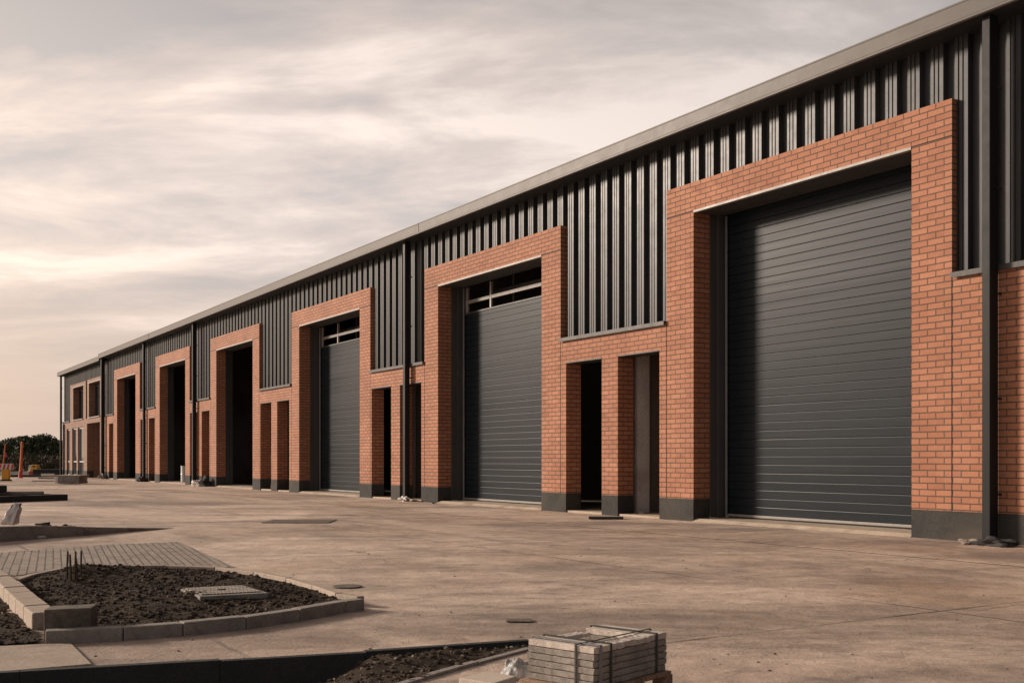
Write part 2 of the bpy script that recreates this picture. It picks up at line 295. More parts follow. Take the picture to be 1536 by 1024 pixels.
# ------------------------------------------------------------------ mesh helper
class MB:
    def __init__(s): s.v = []; s.f = []
    def quad(s, a, b, c, d):
        n = len(s.v); s.v += [Vector(a), Vector(b), Vector(c), Vector(d)]; s.f.append((n, n + 1, n + 2, n + 3))
    def box(s, x0, x1, y0, y1, z0, z1, mat=None):
        x0, x1 = min(x0, x1), max(x0, x1); y0, y1 = min(y0, y1), max(y0, y1)
        n = len(s.v)
        p = [Vector(q) for q in ((x0, y0, z0), (x1, y0, z0), (x1, y1, z0), (x0, y1, z0), (x0, y0, z1), (x1, y0, z1), (x1, y1, z1), (x0, y1, z1))]
        if mat: p = [mat @ q for q in p]
        s.v += p
        s.f += [tuple(n + i for i in f) for f in ((0, 3, 2, 1), (4, 5, 6, 7), (0, 1, 5, 4), (1, 2, 6, 5), (2, 3, 7, 6), (3, 0, 4, 7))]
    def prism(s, poly, z0, z1, top=None):      # poly: plan points (ccw); z0/z1 number or list
        n = len(s.v); k = len(poly); top = top or poly
        zb = z0 if isinstance(z0, (list, tuple)) else [z0] * k
        zt = z1 if isinstance(z1, (list, tuple)) else [z1] * k
        s.v += [Vector((p[0], p[1], zb[i])) for i, p in enumerate(poly)] + [Vector((p[0], p[1], zt[i])) for i, p in enumerate(top)]
        s.f.append(tuple(n + i for i in reversed(range(k)))); s.f.append(tuple(n + k + i for i in range(k)))
        for i in range(k):
            j = (i + 1) % k; s.f.append((n + i, n + j, n + k + j, n + k + i))
    def tube(s, pts, r, seg=10, cap=True):
        pts = [Vector(p) for p in pts]; rr = r if isinstance(r, (list, tuple)) else [r] * len(pts)
        n = len(s.v)
        for i, p in enumerate(pts):
            t = (pts[min(i + 1, len(pts) - 1)] - pts[max(i - 1, 0)]).normalized()
            a = t.orthogonal().normalized() if abs(t.z) < 0.9 else (Vector((1, 0, 0)) - t * t.x).normalized()
            b = t.cross(a)
            for k in range(seg):
                an = 2 * PI * k / seg
                s.v.append(p + (a * math.cos(an) + b * math.sin(an)) * rr[i])
        for i in range(len(pts) - 1):
            for k in range(seg):
                k2 = (k + 1) % seg
                s.f.append((n + i * seg + k, n + i * seg + k2, n + (i + 1) * seg + k2, n + (i + 1) * seg + k))
        if cap:
            s.f.append(tuple(n + k for k in reversed(range(seg)))); s.f.append(tuple(n + (len(pts) - 1) * seg + k for k in range(seg)))
    def ico(s, c, r, sub=1, squash=(1, 1, 1), jit=0.25, seed=0):
        bm = bmesh.new(); bmesh.ops.create_icosphere(bm, subdivisions=sub, radius=1.0)
        n = len(s.v); o = Vector((seed * 3.1, seed * 1.7, seed))
        for v in bm.verts:
            k = r * (1 + jit * noise.noise(v.co * 1.7 + o) * 1.6)
            s.v.append(Vector(c) + Vector((v.co.x * k * squash[0], v.co.y * k * squash[1], v.co.z * k * squash[2])))
        for f in bm.faces: s.f.append(tuple(n + v.index for v in f.verts))
        bm.free()
    def build_split(s, name, mat, parent=None, **kw):
        key = {}; par = {}
        def find(i):
            while par[i] != i: i = par[i]
            return i
        ids = []
        for v in s.v:
            k = (round(v.x, 4), round(v.y, 4), round(v.z, 4))
            if k not in key: key[k] = len(key); par[key[k]] = key[k]
            ids.append(key[k])
        for f in s.f:
            for i in f[1:]: par[find(ids[i])] = find(ids[f[0]])
        groups = {}
        for f in s.f: groups.setdefault(find(ids[f[0]]), []).append(f)
        res = []
        for g in groups.values():
            m = MB(); mp = {}
            for f in g:
                for i in f:
                    if i not in mp: mp[i] = len(m.v); m.v.append(s.v[i])
                m.f.append(tuple(mp[i] for i in f))
            res.append(m.build(name, mat, parent, **kw))
        return res
    def build(s, name, mat, parent=None, bevel=0, smooth=False, loc=None, seg=2, recalc=False):
        me = bpy.data.meshes.new(name)
        o_ = Vector(loc) if loc is not None else Vector((0, 0, 0))
        me.from_pydata([tuple(v - o_) for v in s.v], [], s.f); me.update()
        if bevel or recalc:
            bm = bmesh.new(); bm.from_mesh(me)
            bmesh.ops.remove_doubles(bm, verts=bm.verts, dist=1e-5)
            bmesh.ops.recalc_face_normals(bm, faces=bm.faces)
            if bevel:
                ed = [e for e in bm.edges if len(e.link_faces) == 2 and e.calc_face_angle(0) > 0.5]
                bmesh.ops.bevel(bm, geom=ed, offset=bevel, segments=seg, profile=0.5, affect='EDGES', clamp_overlap=True)
            bm.to_mesh(me); bm.free()
        uvl = me.uv_layers.new(name='UVMap')
        for p in me.polygons:
            nx, ny, nz = abs(p.normal.x), abs(p.normal.y), abs(p.normal.z)
            for li in p.loop_indices:
                c = me.vertices[me.loops[li].vertex_index].co
                uvl.data[li].uv = (c.x, c.y) if nz > max(nx, ny) else ((c.y, c.z) if nx > ny else (c.x, c.z))
        if smooth:
            for p in me.polygons: p.use_smooth = True
        me.materials.append(M[mat])
        o = bpy.data.objects.new(name, me); COL.objects.link(o)
        if loc is not None: o.location = loc
        if parent: o.parent = parent
        return o
def tag(o, label=None, cat=None, group=None, kind=None):
    if label: o['label'] = label
    if cat: o['category'] = cat
    if group: o['group'] = group
    if kind: o['kind'] = kind
    return o
def empty(name, loc, rz=0, **kw):
    o = bpy.data.objects.new(name, None); COL.objects.link(o); o.location = loc; o.rotation_euler = (0, 0, rz)
    o.empty_display_size = 0.2
    tag(o, kw.get('label'), kw.get('cat'), kw.get('group')); return o
ORD = ['first', 'second', 'third', 'fourth', 'fifth', 'sixth', 'seventh', 'eighth', 'ninth', 'tenth', 'eleventh', 'twelfth', 'thirteenth', 'fourteenth']

# ================================================================== SETTING: ground
gx = MB()
XS = [-400, -120, -60, -30, -12, 12, 30, 60, 120, 400]; YS = [-30, 4.1, 8, 14, 22, 40, 70, 130, 260, 900]
# the bed in the foreground is a pit cut into the yard: its outline is kept open in the sheet
pitA = [G(-420, 1040), G(0, 1013), G(330, 994), G(550, 981), G(700, 970.5), G(793, 964)]
pitB = [G(800, 974), G(720, 996), G(640, 1019), G(560, 1043), G(430, 1085), G(200, 1180)]
pit = [Vector((p.x, p.y, 0)) for p in pitA + pitB]
bm = bmesh.new()
outer = [bm.verts.new((x, y, 0)) for x, y in ((-500, -40), (500, -40), (500, 1500), (-500, 1500))]
inner = [bm.verts.new(p) for p in pit]
eds = [bm.edges.new((outer[i], outer[(i + 1) % 4])) for i in range(4)] + [bm.edges.new((inner[i], inner[(i + 1) % len(inner)])) for i in range(len(inner))]
bmesh.ops.triangle_fill(bm, use_beauty=True, use_dissolve=False, edges=eds)
bmesh.ops.recalc_face_normals(bm, faces=bm.faces)
for f in bm.faces:
    if f.normal.z < 0: f.normal_flip()
me = bpy.data.meshes.new('ground'); bm.to_mesh(me); bm.free(); me.materials.append(M['yard'])
o = bpy.data.objects.new('ground', me); COL.objects.link(o); tag(o, kind='structure')

# rough land beyond the yard
rg = MB(); pts = []
n = 60
for i in range(n + 1):
    x = -260 + 520 * i / n
    pts.append((x, 62 + 1.6 * noise.noise(Vector((x * 0.15, 0, 0))) + (2.0 if x > -20 else 0)))
for i in range(n):
    a, b = pts[i], pts[i + 1]
    rg.quad((a[0], a[1], 0.004), (b[0], b[1], 0.004), (b[0], 600, 0.004), (a[0], 600, 0.004))
tag(rg.build('rough_ground', 'rough_ground'), kind='structure')

# apron of concrete along the foot of the frontage
ap = MB(); N = 240; pr = []
for i in range(N + 1):
    T = 4.0 + (73.0 - 4.0) * i / N
    d = -1.92 + 0.05 * noise.noise(Vector((T * 1.3, 3, 0))) + 0.03 * noise.noise(Vector((T * 7, 8, 0)))
    pr.append((T, d))
for i in range(N):
    (ta, da), (tb, db) = pr[i], pr[i + 1]
    ap.quad(W(ta, da - .03, 0.0), W(ta, da, .006), W(tb, db, .006), W(tb, db - .03, 0.0))
    ap.quad(W(ta, da, .006), W(ta, -0.006, .024), W(tb, -0.006, .024), W(tb, db, .006))
o = ap.build('concrete_apron', 'yard', recalc=True); tag(o, kind='structure')
aj = MB()                                        # the open joint at the foot of the apron, wider and narrower along its run
for i in range(N):
    (ta, da), (tb, db) = pr[i], pr[i + 1]
    wa = .016 + .030 * max(0, noise.noise(Vector((ta * 1.9, 21, 0)))); wb = .016 + .030 * max(0, noise.noise(Vector((tb * 1.9, 21, 0))))
    aj.quad(W(ta, da - .034 - wa, .003), W(ta, da - .030, .003), W(tb, db - .030, .003), W(tb, db - .034 - wb, .003))
tag(aj.build('apron_joint', 'soil', recalc=True), kind='structure')

# ================================================================== THE BUILDING
bld = empty('industrial_building', W(T0, 0, 0), math.radians(-58.13),
            label='long terrace of orange brick industrial units with dark ribbed metal cladding and tall doors', cat='building')
def lx(T): return T0 - T
OPEN = [(7.15, 11.0), (15.14, 19.01), (23.13, 27.14), (31.23, 35.36), (39.35, 43.16), (47.04, 50.83), (54.97, 58.65)]
SUR = [(6.6, 11.62), (14.59, 19.63), (22.52, 27.76), (30.61, 35.95), (38.73, 43.82), (46.46, 51.46), (54.20, 59.30)]
SMALL = [(11.9, 12.9), (19.80, 20.86), (21.30, 22.35), (27.92, 28.99), (29.45, 30.53), (36.14, 37.14), (37.65, 38.63),
         (43.95, 44.90), (45.40, 46.40), (51.60, 52.60), (53.10, 54.08), (59.45, 60.40)]
OFF_LOW = [(61.62, 62.0, 2.66), (62.5, 65.8, 2.80), (66.7, 68.3, 2.66), (68.7, 70.0, 2.66), (70.8, 71.7, 2.66), (72.15, 72.85, 2.95)]
WIN = [(62.5, 65.3), (66.8, 69.7)]
WSUR = [(61.9, 65.75), (66.1, 70.6)]
PL, HEAD, SILL, LINT, TOP = 0.357, 2.655, 3.05, 4.67, 5.09
TMIN, TMAX = 5.0, 73.05
WT = 0.32                                        # depth of the brick skin
def solid(T, z):
    if z < SILL and TMIN < T < TMAX:
        for a, b in OPEN:
            if a < T < b: return False
        for a, b in SMALL:
            if a < T < b and z < HEAD: return False
        for a, b, h in OFF_LOW:
            if a < T < b and z < h: return False
        return True
    for (a, b), (c, d) in zip(SUR, OPEN):
        if a < T < b and z < TOP: return not (c < T < d and z < LINT)
    for (a, b), (c, d) in zip(WSUR, WIN):
        if a < T < b and z < 5.04: return not (c < T < d and z < 4.86)
    return False
def grid_solid(Ts, Zs, d0, d1, fn):
    m = MB(); Ts = sorted(set(Ts)); Zs = sorted(set(Zs))
    def s(i, j): return 0 <= i < len(Ts) - 1 and 0 <= j < len(Zs) - 1 and fn((Ts[i] + Ts[i + 1]) / 2, (Zs[j] + Zs[j + 1]) / 2)
    for i in range(len(Ts) - 1):
        for j in range(len(Zs) - 1):
            if not s(i, j): continue
            xa, xb = lx(Ts[i]), lx(Ts[i + 1]); za, zb = Zs[j], Zs[j + 1]     # xb < xa
            m.quad((xb, d0, za), (xa, d0, za), (xa, d0, zb), (xb, d0, zb))
            m.quad((xa, d1, za), (xb, d1, za), (xb, d1, zb), (xa, d1, zb))
            if not s(i - 1, j): m.quad((xa, d0, za), (xa, d1, za), (xa, d1, zb), (xa, d0, zb))
            if not s(i + 1, j): m.quad((xb, d1, za), (xb, d0, za), (xb, d0, zb), (xb, d1, zb))
            if not s(i, j - 1): m.quad((xa, d0, za), (xb, d0, za), (xb, d1, za), (xa, d1, za))
            if not s(i, j + 1): m.quad((xb, d0, zb), (xa, d0, zb), (xa, d1, zb), (xb, d1, zb))
    return m
cutsT = [TMIN, TMAX, 61.0] + [v for p in OPEN + SUR + SMALL + WIN + WSUR for v in p] + [v for p in OFF_LOW for v in p[:2]]
Zs = [PL, HEAD, 2.66, 2.80, 2.95, SILL, LINT, 4.86, 5.04, TOP]
grid_solid([t for t in cutsT if t <= 61.0], Zs, 0, WT, lambda T, z: T < 61.0 and solid(T, z)).build('brick_wall', 'brick', bld)
grid_solid([t for t in cutsT if t >= 61.0], Zs, 0, WT, lambda T, z: T > 61.0 and solid(T, z)).build('brick_wall', 'brick_pale', bld)
grid_solid(cutsT, [-0.02, PL], -0.003, WT + 0.003, lambda T, z: solid(T, 0.5)).build_split('plinth', 'plinth', bld)
# thin pale line in the plinth where the damp course shows
dp = MB()
jt = MB()
for a, b in SUR:
    for t in (a, b):
        jt.box(lx(t) - 0.006, lx(t) + 0.006, -0.0025, 0.01, PL + 0.002, SILL - 0.005)
for (a, b), (c, d) in zip(SUR, OPEN):
    jt.box(lx(a) - 0.002, lx(c) - 0.002, -0.0022, 0.01, LINT - 0.012, LINT)
    jt.box(lx(d) + 0.002, lx(b) + 0.002, -0.0022, 0.01, LINT - 0.012, LINT)
jt.build_split('movement_joint', 'rubber', bld)
for (a, b) in SUR + [(61.0, 62.0)]:
    pass

# lintels: pale steel angle along the front edge and a grey soffit plate
for i, (a, b) in enumerate(OPEN):
    l = MB(); l.box(lx(a) + 0.0, lx(b), -0.008, 0.055, LINT - 0.038, LINT - 0.001); o = l.build('lintel', 'light_trim', bld, bevel=0.003)
    s = MB(); s.box(lx(a) - 0.002, lx(b) + 0.002, 0.058, 0.56, LINT - 0.03, LINT - 0.002); s.build('soffit_plate', 'grey_steel', o)
for a, b in SMALL:
    l = MB(); l.box(lx(a) - 0.002, lx(b) + 0.002, -0.006, WT, HEAD - 0.02, HEAD - 0.001); l.build('lintel', 'flashing', bld)

# ribbed cladding: one sheet per unit, running behind the head of its brick surround
EAVE = 5.80
def bottom_at(T):
    for a, b in SUR:
        if a < T < b: return TOP + 0.001
    for a, b in WSUR:
        if a < T < b: return 5.041
    return SILL + 0.03
PITCH, D_R, D_T = 0.325, 0.085, 0.165
def profile(t):                                # depth of the sheet at T (ridge forward, trough back)
    u = (t % PITCH) / PITCH
    return u
def clad(T_a, T_b, ztop):
    br = set([T_a, T_b]); 
    for a, b in SUR + WSUR:
        for t in (a, b):
            if T_a < t < T_b: br.add(t)
    marks = []
    k0 = int(T_a / PITCH) - 1
    prof = [(0.0, D_T), (0.40, D_T), (0.44, D_R), (0.60, D_R), (0.615, D_R + .012), (0.645, D_R + .012), (0.66, D_R), (0.78, D_R), (0.795, D_R + .012), (0.825, D_R + .012), (0.84, D_R), (0.96, D_R), (1.0, D_T)]
    k = k0
    while k * PITCH < T_b + PITCH:
        for u, d in prof[:-1]: marks.append(((k + u) * PITCH, d))
        k += 1
    def dep(t):
        for i in range(len(marks) - 1):
            if marks[i][0] <= t <= marks[i + 1][0]:
                f = (t - marks[i][0]) / max(1e-9, marks[i + 1][0] - marks[i][0]); return marks[i][1] * (1 - f) + marks[i + 1][1] * f
        return D_T
    pts = sorted(set([(t, d) for t, d in marks if T_a < t < T_b] + [(t, dep(t)) for t in br]))
    m = MB()
    for (ta, da), (tb, db) in zip(pts[:-1], pts[1:]):
        zb = bottom_at((ta + tb) / 2)
        xa, xb = lx(ta), lx(tb)
        m.quad((xb, db, zb), (xa, da, zb), (xa, da, ztop), (xb, db, ztop))
    return m, pts
cl_cuts = [TMIN, 13.05, 21.08, 29.2, 37.4, 45.15, 52.85, 61.35, TMAX]
for a, b in zip(cl_cuts[:-1], cl_cuts[1:]):
    m, pts = clad(a, b, EAVE if a < 61 else 5.76)
    o = m.build('cladding', 'cladding', bld)
# drip flashing at the foot of each cladding panel
gaps = [(11.62, 14.59), (19.63, 22.52), (27.76, 30.61), (35.95, 38.73), (43.82, 46.46), (51.46, 54.20), (59.30, 61.9), (70.6, 73.0)]
for a, b in gaps:
    m = MB(); x0, x1 = lx(b) + 0.01, lx(a) - 0.01
    m.box(x0, x1, -0.045, D_T + 0.01, SILL + 0.001, SILL + 0.035)
    m.box(x0, x1, -0.052, -0.0452, SILL - 0.028, SILL + 0.035)
    m.build('sill_flashing', 'flashing', bld, bevel=0.002)
# backing wall behind the cladding (keeps the inside dark)
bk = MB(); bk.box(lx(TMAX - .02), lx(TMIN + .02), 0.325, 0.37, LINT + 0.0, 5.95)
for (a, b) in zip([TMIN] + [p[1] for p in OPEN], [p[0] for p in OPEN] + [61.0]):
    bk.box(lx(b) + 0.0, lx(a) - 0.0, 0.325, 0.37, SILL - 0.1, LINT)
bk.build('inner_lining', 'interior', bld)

# eaves: soffit, gutter fascia with a folded profile, roof sheet
def eave(Ta, Tb, o_, zb, zt):
    m = MB(); xa, xb = lx(Tb), lx(Ta)
    prof = [(-o_ + 0.02, zb - 0.0), (-o_, zb + 0.012), (-o_, zb + 0.035), (-o_ + 0.006, zb + 0.045), (-o_ + 0.006, zt - 0.03), (-o_ + 0.002, zt - 0.022), (-o_ + 0.002, zt - 0.005), (-o_ + 0.012, zt), (-o_ + 0.16, zt + 0.012), (-o_ + 0.16, zb + 0.06), (-o_ + 0.03, zb + 0.06)]
    n = len(prof)
    L = [Vector((xa, d, z)) for d, z in prof]; R = [Vector((xb, d, z)) for d, z in prof]
    for i in range(n):
        j = (i + 1) % n; m.quad(L[j], L[i], R[i], R[j])
    s0 = len(m.v); m.v += L; m.f.append(tuple(s0 + i for i in range(n)))
    s0 = len(m.v); m.v += R; m.f.append(tuple(s0 + i for i in reversed(range(n))))
    f = m.build('gutter_fascia', 'fascia_paint', bld, recalc=True)
    j = MB()
    t = 19.58 - 8 * 2
    while t < Tb:
        if t > Ta + .3: j.box(lx(t) - 0.007, lx(t) + 0.007, -o_ - 0.002, -o_ + 0.03, zb - 0.003, zt + 0.002)
        t += 23.9
    if j.v: j.build_split('fascia_joint', 'dark_steel', f)
    s = MB(); s.box(xa + .003, xb - .003, -o_ + 0.035, 0.40, zb + 0.012, zb + 0.03); s.build('soffit', 'dark_steel', bld)
eave(TMIN - .1, 61.45, 0.30, 5.786, 6.022)
eave(61.48, TMAX + .25, 0.26, 5.70, 5.935)
rf = MB()
for (ta, tb, zt) in ((TMIN - .1, 61.45, 6.0), (61.48, TMAX + .25, 5.91)):
    xa, xb = lx(tb), lx(ta)
    rf.quad((xa, -0.13, zt), (xb, -0.13, zt), (xb, 12, zt + 1.0), (xa, 12, zt + 1.0)); rf.quad((xa, 12, zt + 1.0), (xb, 12, zt + 1.0), (xb, 24, zt), (xa, 24, zt))
rf.build('roof', 'fascia_paint', bld)
# other walls, floor, party walls
ow = MB()
ow.box(lx(TMIN) - 0.25, lx(TMIN), 0.38, 23.7, 0, 5.95); ow.box(lx(TMAX), lx(TMAX) + 0.25, 3.2, 23.7, 0, 5.85); ow.box(lx(TMAX), lx(TMAX) + .25, 0.38, 3.2, 2.95, 5.85)
ow.box(lx(TMAX), lx(TMIN), 23.4, 23.7, 0, 5.95)
ow.build('end_wall', 'cladding', bld)
fl = MB(); fl.box(lx(TMAX) + .25, lx(TMIN) - .25, 0.75, 23.4, 0.0, 0.062); fl.build('floor_slab', 'concrete_in', bld)
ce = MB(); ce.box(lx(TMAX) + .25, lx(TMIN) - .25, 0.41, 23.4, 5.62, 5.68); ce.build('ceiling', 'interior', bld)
for t in (13.05, 21.08, 29.2, 37.4, 45.15, 52.85, 61.2):
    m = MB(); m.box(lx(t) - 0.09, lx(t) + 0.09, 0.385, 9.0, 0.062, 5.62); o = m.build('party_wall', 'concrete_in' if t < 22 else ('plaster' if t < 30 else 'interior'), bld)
    p = MB(); 
    p.box(lx(t) + 0.092, lx(t) + 0.15, 0.46, 0.72, 0.062, 5.6); p.build('steel_post', 'galv_pale' if t < 22 else 'grey_steel', o)
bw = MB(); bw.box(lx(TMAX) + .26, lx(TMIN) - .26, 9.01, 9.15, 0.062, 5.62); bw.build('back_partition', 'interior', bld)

# thresholds in the openings
for i, (a, b) in enumerate(OPEN):
    m = MB(); n = 24
    for q in range(n):
        ta, tb = a + (b - a) * q / n, a + (b - a) * (q + 1) / n
        ja = -0.03 - 0.03 * abs(noise.noise(Vector((ta * 2, i, 0)))); jb = -0.03 - 0.03 * abs(noise.noise(Vector((tb * 2, i, 0))))
        xa, xb = lx(ta), lx(tb)
        m.quad((xb, 0.06, 0.066), (xa, 0.06, 0.066), (xa, 0.749, 0.072), (xb, 0.749, 0.072))
        m.quad((xb, jb, 0.022), (xa, ja, 0.022), (xa, 0.06, 0.066), (xb, 0.06, 0.066))
    m.build('threshold', 'threshold', bld)
for a, b in SMALL:
    m = MB(); m.box(lx(a) - .004, lx(b) + .004, 0.02, 0.749, 0.0, 0.058); m.build('threshold', 'threshold', bld)

# door jambs, guides and sectional doors
DD = 0.62
def leaf(a, b, z0, z1):
    m = MB(); xa, xb = lx(b) + 0.03, lx(a) - 0.0
    P = []; z = z0; p = 0.124
    while z < z1 - 0.01:
        zt = min(z + p, z1)
        P += [(DD, z + 0.0045), (DD, zt - 0.0115), (DD + 0.0018, zt - 0.0052), (DD + 0.012, zt - 0.003), (DD + 0.012, zt + 0.002)]
        z += p
    for (d0, y0), (d1, y1) in zip(P[:-1], P[1:]):
        m.quad((xa, d0, y0), (xb, d0, y0), (xb, d1, y1), (xa, d1, y1))
    m.box(xa, xb, DD + 0.03, DD + 0.06, z0, z1)
    return m
for i, (a, b) in enumerate(OPEN):
    for sgn, t in ((-1, b), (1, a)):                 # far jamb, near jamb
        m = MB(); x = lx(t)
        s = 1 if sgn == -1 else -1
        m.box(x, x + s * 0.014, WT + 0.005, WT + 0.13, 0.073, LINT - 0.032)
        m.box(x, x + s * 0.055, WT + 0.132, DD - 0.065, 0.073, LINT - 0.032)
        m.build('door_jamb', 'dark_steel' if i > 3 else 'grey_steel', bld, bevel=0.003)
        if i in (0, 1, 2, 3):
            g = MB(); g.box(x + s * 0.0, x + s * 0.085, DD - 0.062, DD - 0.02, 0.073, LINT - 0.032)
            o = g.build('guide_rail', 'dark_steel', bld, bevel=0.002)
            e = MB(); e.box(x + s * 0.0855, x + s * 0.099, DD - 0.058, DD - 0.03, 0.073, LINT - 0.04); e.build('guide_lip', 'galv', o)
    if i < 4:
        ztop = LINT - 0.035 if i in (0, 1) else 4.07
        if i in (0, 1): ztop = LINT + 0.1
        o = leaf(a, b, 0.13, ztop).build('sectional_door', 'door_paint', bld)
        r = MB(); r.box(lx(b) + 0.1, lx(a) - 0.002, DD - 0.022, DD + 0.01, 0.092, 0.128); r.build('bottom_rail', 'light_trim', o, bevel=0.003)
        r = MB(); r.box(lx(b) + 0.1, lx(a) - 0.002, DD - 0.016, DD + 0.006, 0.073, 0.0915); r.build('rubber_seal', 'rubber', o)
        if i in (2, 3):
            fr = MB(); xm = lx(a + 2.85)
            for (x0, x1, z0, z1, d0, d1) in ((xm - .03, xm + .03, 4.10, LINT - .035, DD - .01, DD + .04),
                                             (lx(b) + .1, xm - .031, 4.285, 4.355, DD - .008, DD + .04), (xm + .031, lx(a) - .061, 4.285, 4.355, DD - .008, DD + .04),
                                             (lx(a) - .06, lx(a) - .004, 4.10, LINT - .035, DD - .01, DD + .04), (lx(b) + .1, lx(b) + .2, 4.10, 4.284, DD, DD + .04), (lx(b) + .1, lx(b) + .2, 4.356, LINT - .035, DD, DD + .04)):
                fr.box(x0, x1, d0, d1, z0, z1)
            fr.build('window_frame', 'light_trim', o, bevel=0.003)
            tp = MB(); tp.box(lx(b) + .1, lx(a) - .004, DD - .016, DD + .05, 4.062, 4.098); tp.build('top_rail', 'flashing', o, bevel=0.003)
            br_ = MB(); br_.box(xm + .05, xm + .11, DD + .5, DD + .56, 3.4, 5.5); br_.box(lx(b), lx(a), DD + .5, DD + .55, 4.52, 4.58); br_.build('track_bracket', 'grey_steel', o)

# office end: windows, glazed ground-floor screens, timber reveal
for a, b in WIN:
    fr = MB(); x0, x1 = lx(b), lx(a); d0, d1 = 0.34, 0.40
    mid = x0 + (x1 - x0) * 0.5
    for q in ((x0, x0 + .07, SILL + .05, 4.85), (x1 - .07, x1, SILL + .05, 4.85), (mid - .035, mid + .035, SILL + .12, 4.78)): fr.box(q[0], q[1], d0, d1, q[2], q[3])
    fr.box(x0 + .071, x1 - .071, d0, d1, SILL + .05, SILL + .119); fr.box(x0 + .071, x1 - .071, d0, d1, 4.781, 4.85)
    o = fr.build('window', 'dark_steel', bld)
    p = MB(); p.box(x0 + .05, x1 - .05, 0.365, 0.375, SILL + .1, 4.8); p.build('pane', 'glass', o)
    s = MB(); s.box(x0 - .05, x1 + .05, -0.06, 0.335, SILL + .002, SILL + .048); s.build('sill', 'light_trim', o, bevel=0.003)
    h = MB(); h.box(x0 - .3, x1 + .3, -0.012, 0.05, 4.845, 4.885); h.build('lintel', 'light_trim', o)
for (a, b, h) in OFF_LOW:
    if b - a > 3:
        m = MB(); m.box(lx(b) - .06, lx(a) + .06, 1.3, 1.36, 0.0, h + .2); m.box(lx(b) - .06, lx(b) - .002, .327, 1.2995, 0.0, h + .2); m.box(lx(a) + .002, lx(a) + .06, .327, 1.2995, 0.0, h + .2); m.box(lx(b), lx(a), .327, 1.299, h + .1, h + .19); m.build('porch_lining', 'brick_pale', bld); continue
    if b - a < 0.5: continue
    fr = MB(); x0, x1 = lx(b), lx(a); d0, d1 = 0.07, 0.13
    fr.box(x0, x0 + .06, d0, d1, 0.06, h); fr.box(x1 - .06, x1, d0, d1, 0.06, h); fr.box(x0 + .061, x1 - .061, d0, d1, h - .07, h - .002); fr.box(x0 + .061, x1 - .061, d0, d1, .06, .13); fr.box(x0 + .061, x1 - .061, d0, d1, .80, .86)
    o = fr.build('glazed_screen', 'galv', bld)
    p = MB(); p.box(x0 + .05, x1 - .05, 0.095, 0.105, 0.1, h - .05); p.build('pane', 'glass', o)

# downpipes standing on stand-off brackets
def pipe(T, w=0.10, dep=0.14, top=5.80, gap=0.05):
    m = MB(); x = lx(T)
    m.box(x - w / 2, x + w / 2, -gap - dep, -gap, 0.03, top)
    o = m.build('downpipe', 'pipe_paint', bld, bevel=0.008)
    br = MB()
    for z in (0.55, 1.6, 2.75, 3.9, 5.0):
        br.box(x + w / 2 - 0.03, x + w / 2 + 0.008, -gap - .025, -0.0, z + .004, z + .03)
    br.build_split('pipe_bracket', 'dark_steel', o)
    return o
for t, w, dp_ in ((14.02, 0.10, 0.15), (28.44, 0.11, 0.12), (45.45, 0.12, 0.13), (53.0, 0.13, 0.10), (61.2, 0.16, 0.16), (72.95, 0.13, 0.10)):
    pipe(t, w, dp_)

# ================================================================== kerbs and beds
def kerb_run(path, width, heights, depth=0.05, side=1, mat='kerb', label='{o} kerb stone', group='', gap=0.005, bev=0.006, start=0, labels=None):
    P = [Vector((p.x, p.y, 0)) for p in path]; n = len(P)
    Nn = []
    for i in range(n):
        d = Vector((0, 0, 0))
        if i > 0: d += (P[i] - P[i - 1]).normalized()
        if i < n - 1: d += (P[i + 1] - P[i]).normalized()
        d.normalize(); nn = Vector((-d.y, d.x, 0)) * side
        Nn.append(nn)
    hs = heights if isinstance(heights, (list, tuple)) else [heights] * n
    res = []
    for i in range(n - 1):
        t = (P[i + 1] - P[i]).normalized()
        a, b = P[i] + t * gap * .5, P[i + 1] - t * gap * .5
        c, d = b + Nn[i + 1] * width, a + Nn[i] * width
        jz = random.uniform(-0.003, 0.003)
        poly = [a, b, c, d]
        zt = [hs[i] + jz, hs[i + 1] + jz, hs[i + 1] + jz, hs[i] + jz]
        if side < 0: poly = poly[::-1]; zt = zt[::-1]
        m = MB(); m.prism(poly, -depth, zt)
        base = (a + b + c + d) / 4
        o = m.build('kerb_stone', mat, None, bevel=bev, loc=(base.x, base.y, 0))
        tag(o, labels[i] if labels else label.format(o=ORD[start + i]), 'kerb', group); res.append(o)
    return res

# planting bed in the yard
fr_path = [G(67, 967), G(185, 960.5), G(275, 953.5), G(370, 943.5), G(451, 931), G(519, 918.5), G(547, 914.5)]
kerb_run(fr_path, 0.085, 0.072, label='{o} grey kerb stone from the left along the front of the soil bed', group='kerb stones edging the oval soil bed')
kh = 0.07
bk_path = [G(547, 892.5, kh), G(515, 888, kh), G(480, 876, kh), G(440, 865, kh), G(390, 855.5, kh), G(330, 848.5, kh), G(250, 846, kh), G(150, 847.5, kh), G(82, 852, kh), G(42, 860, kh), G(17, 868, kh)]
kerb_run(bk_path, 0.06, 0.07, side=1, label='{o} low kerb stone from the right along the back of the soil bed', group='kerb stones edging the oval soil bed', mat='kerb_tan')
lt_path = [G(48, 945), G(35, 933), G(23, 921.5), G(13, 910.5), G(5, 902), G(-4, 893), G(-15, 883.5), G(-30, 873), G(-52, 862), G(-90, 848)]
kerb_run(lt_path, 0.14, 0.095, side=-1, gap=0.014, bev=0.009, mat='kerb_tan', label='{o} tan kerb stone from the near end of the left run', group='tan kerb stones on the left')

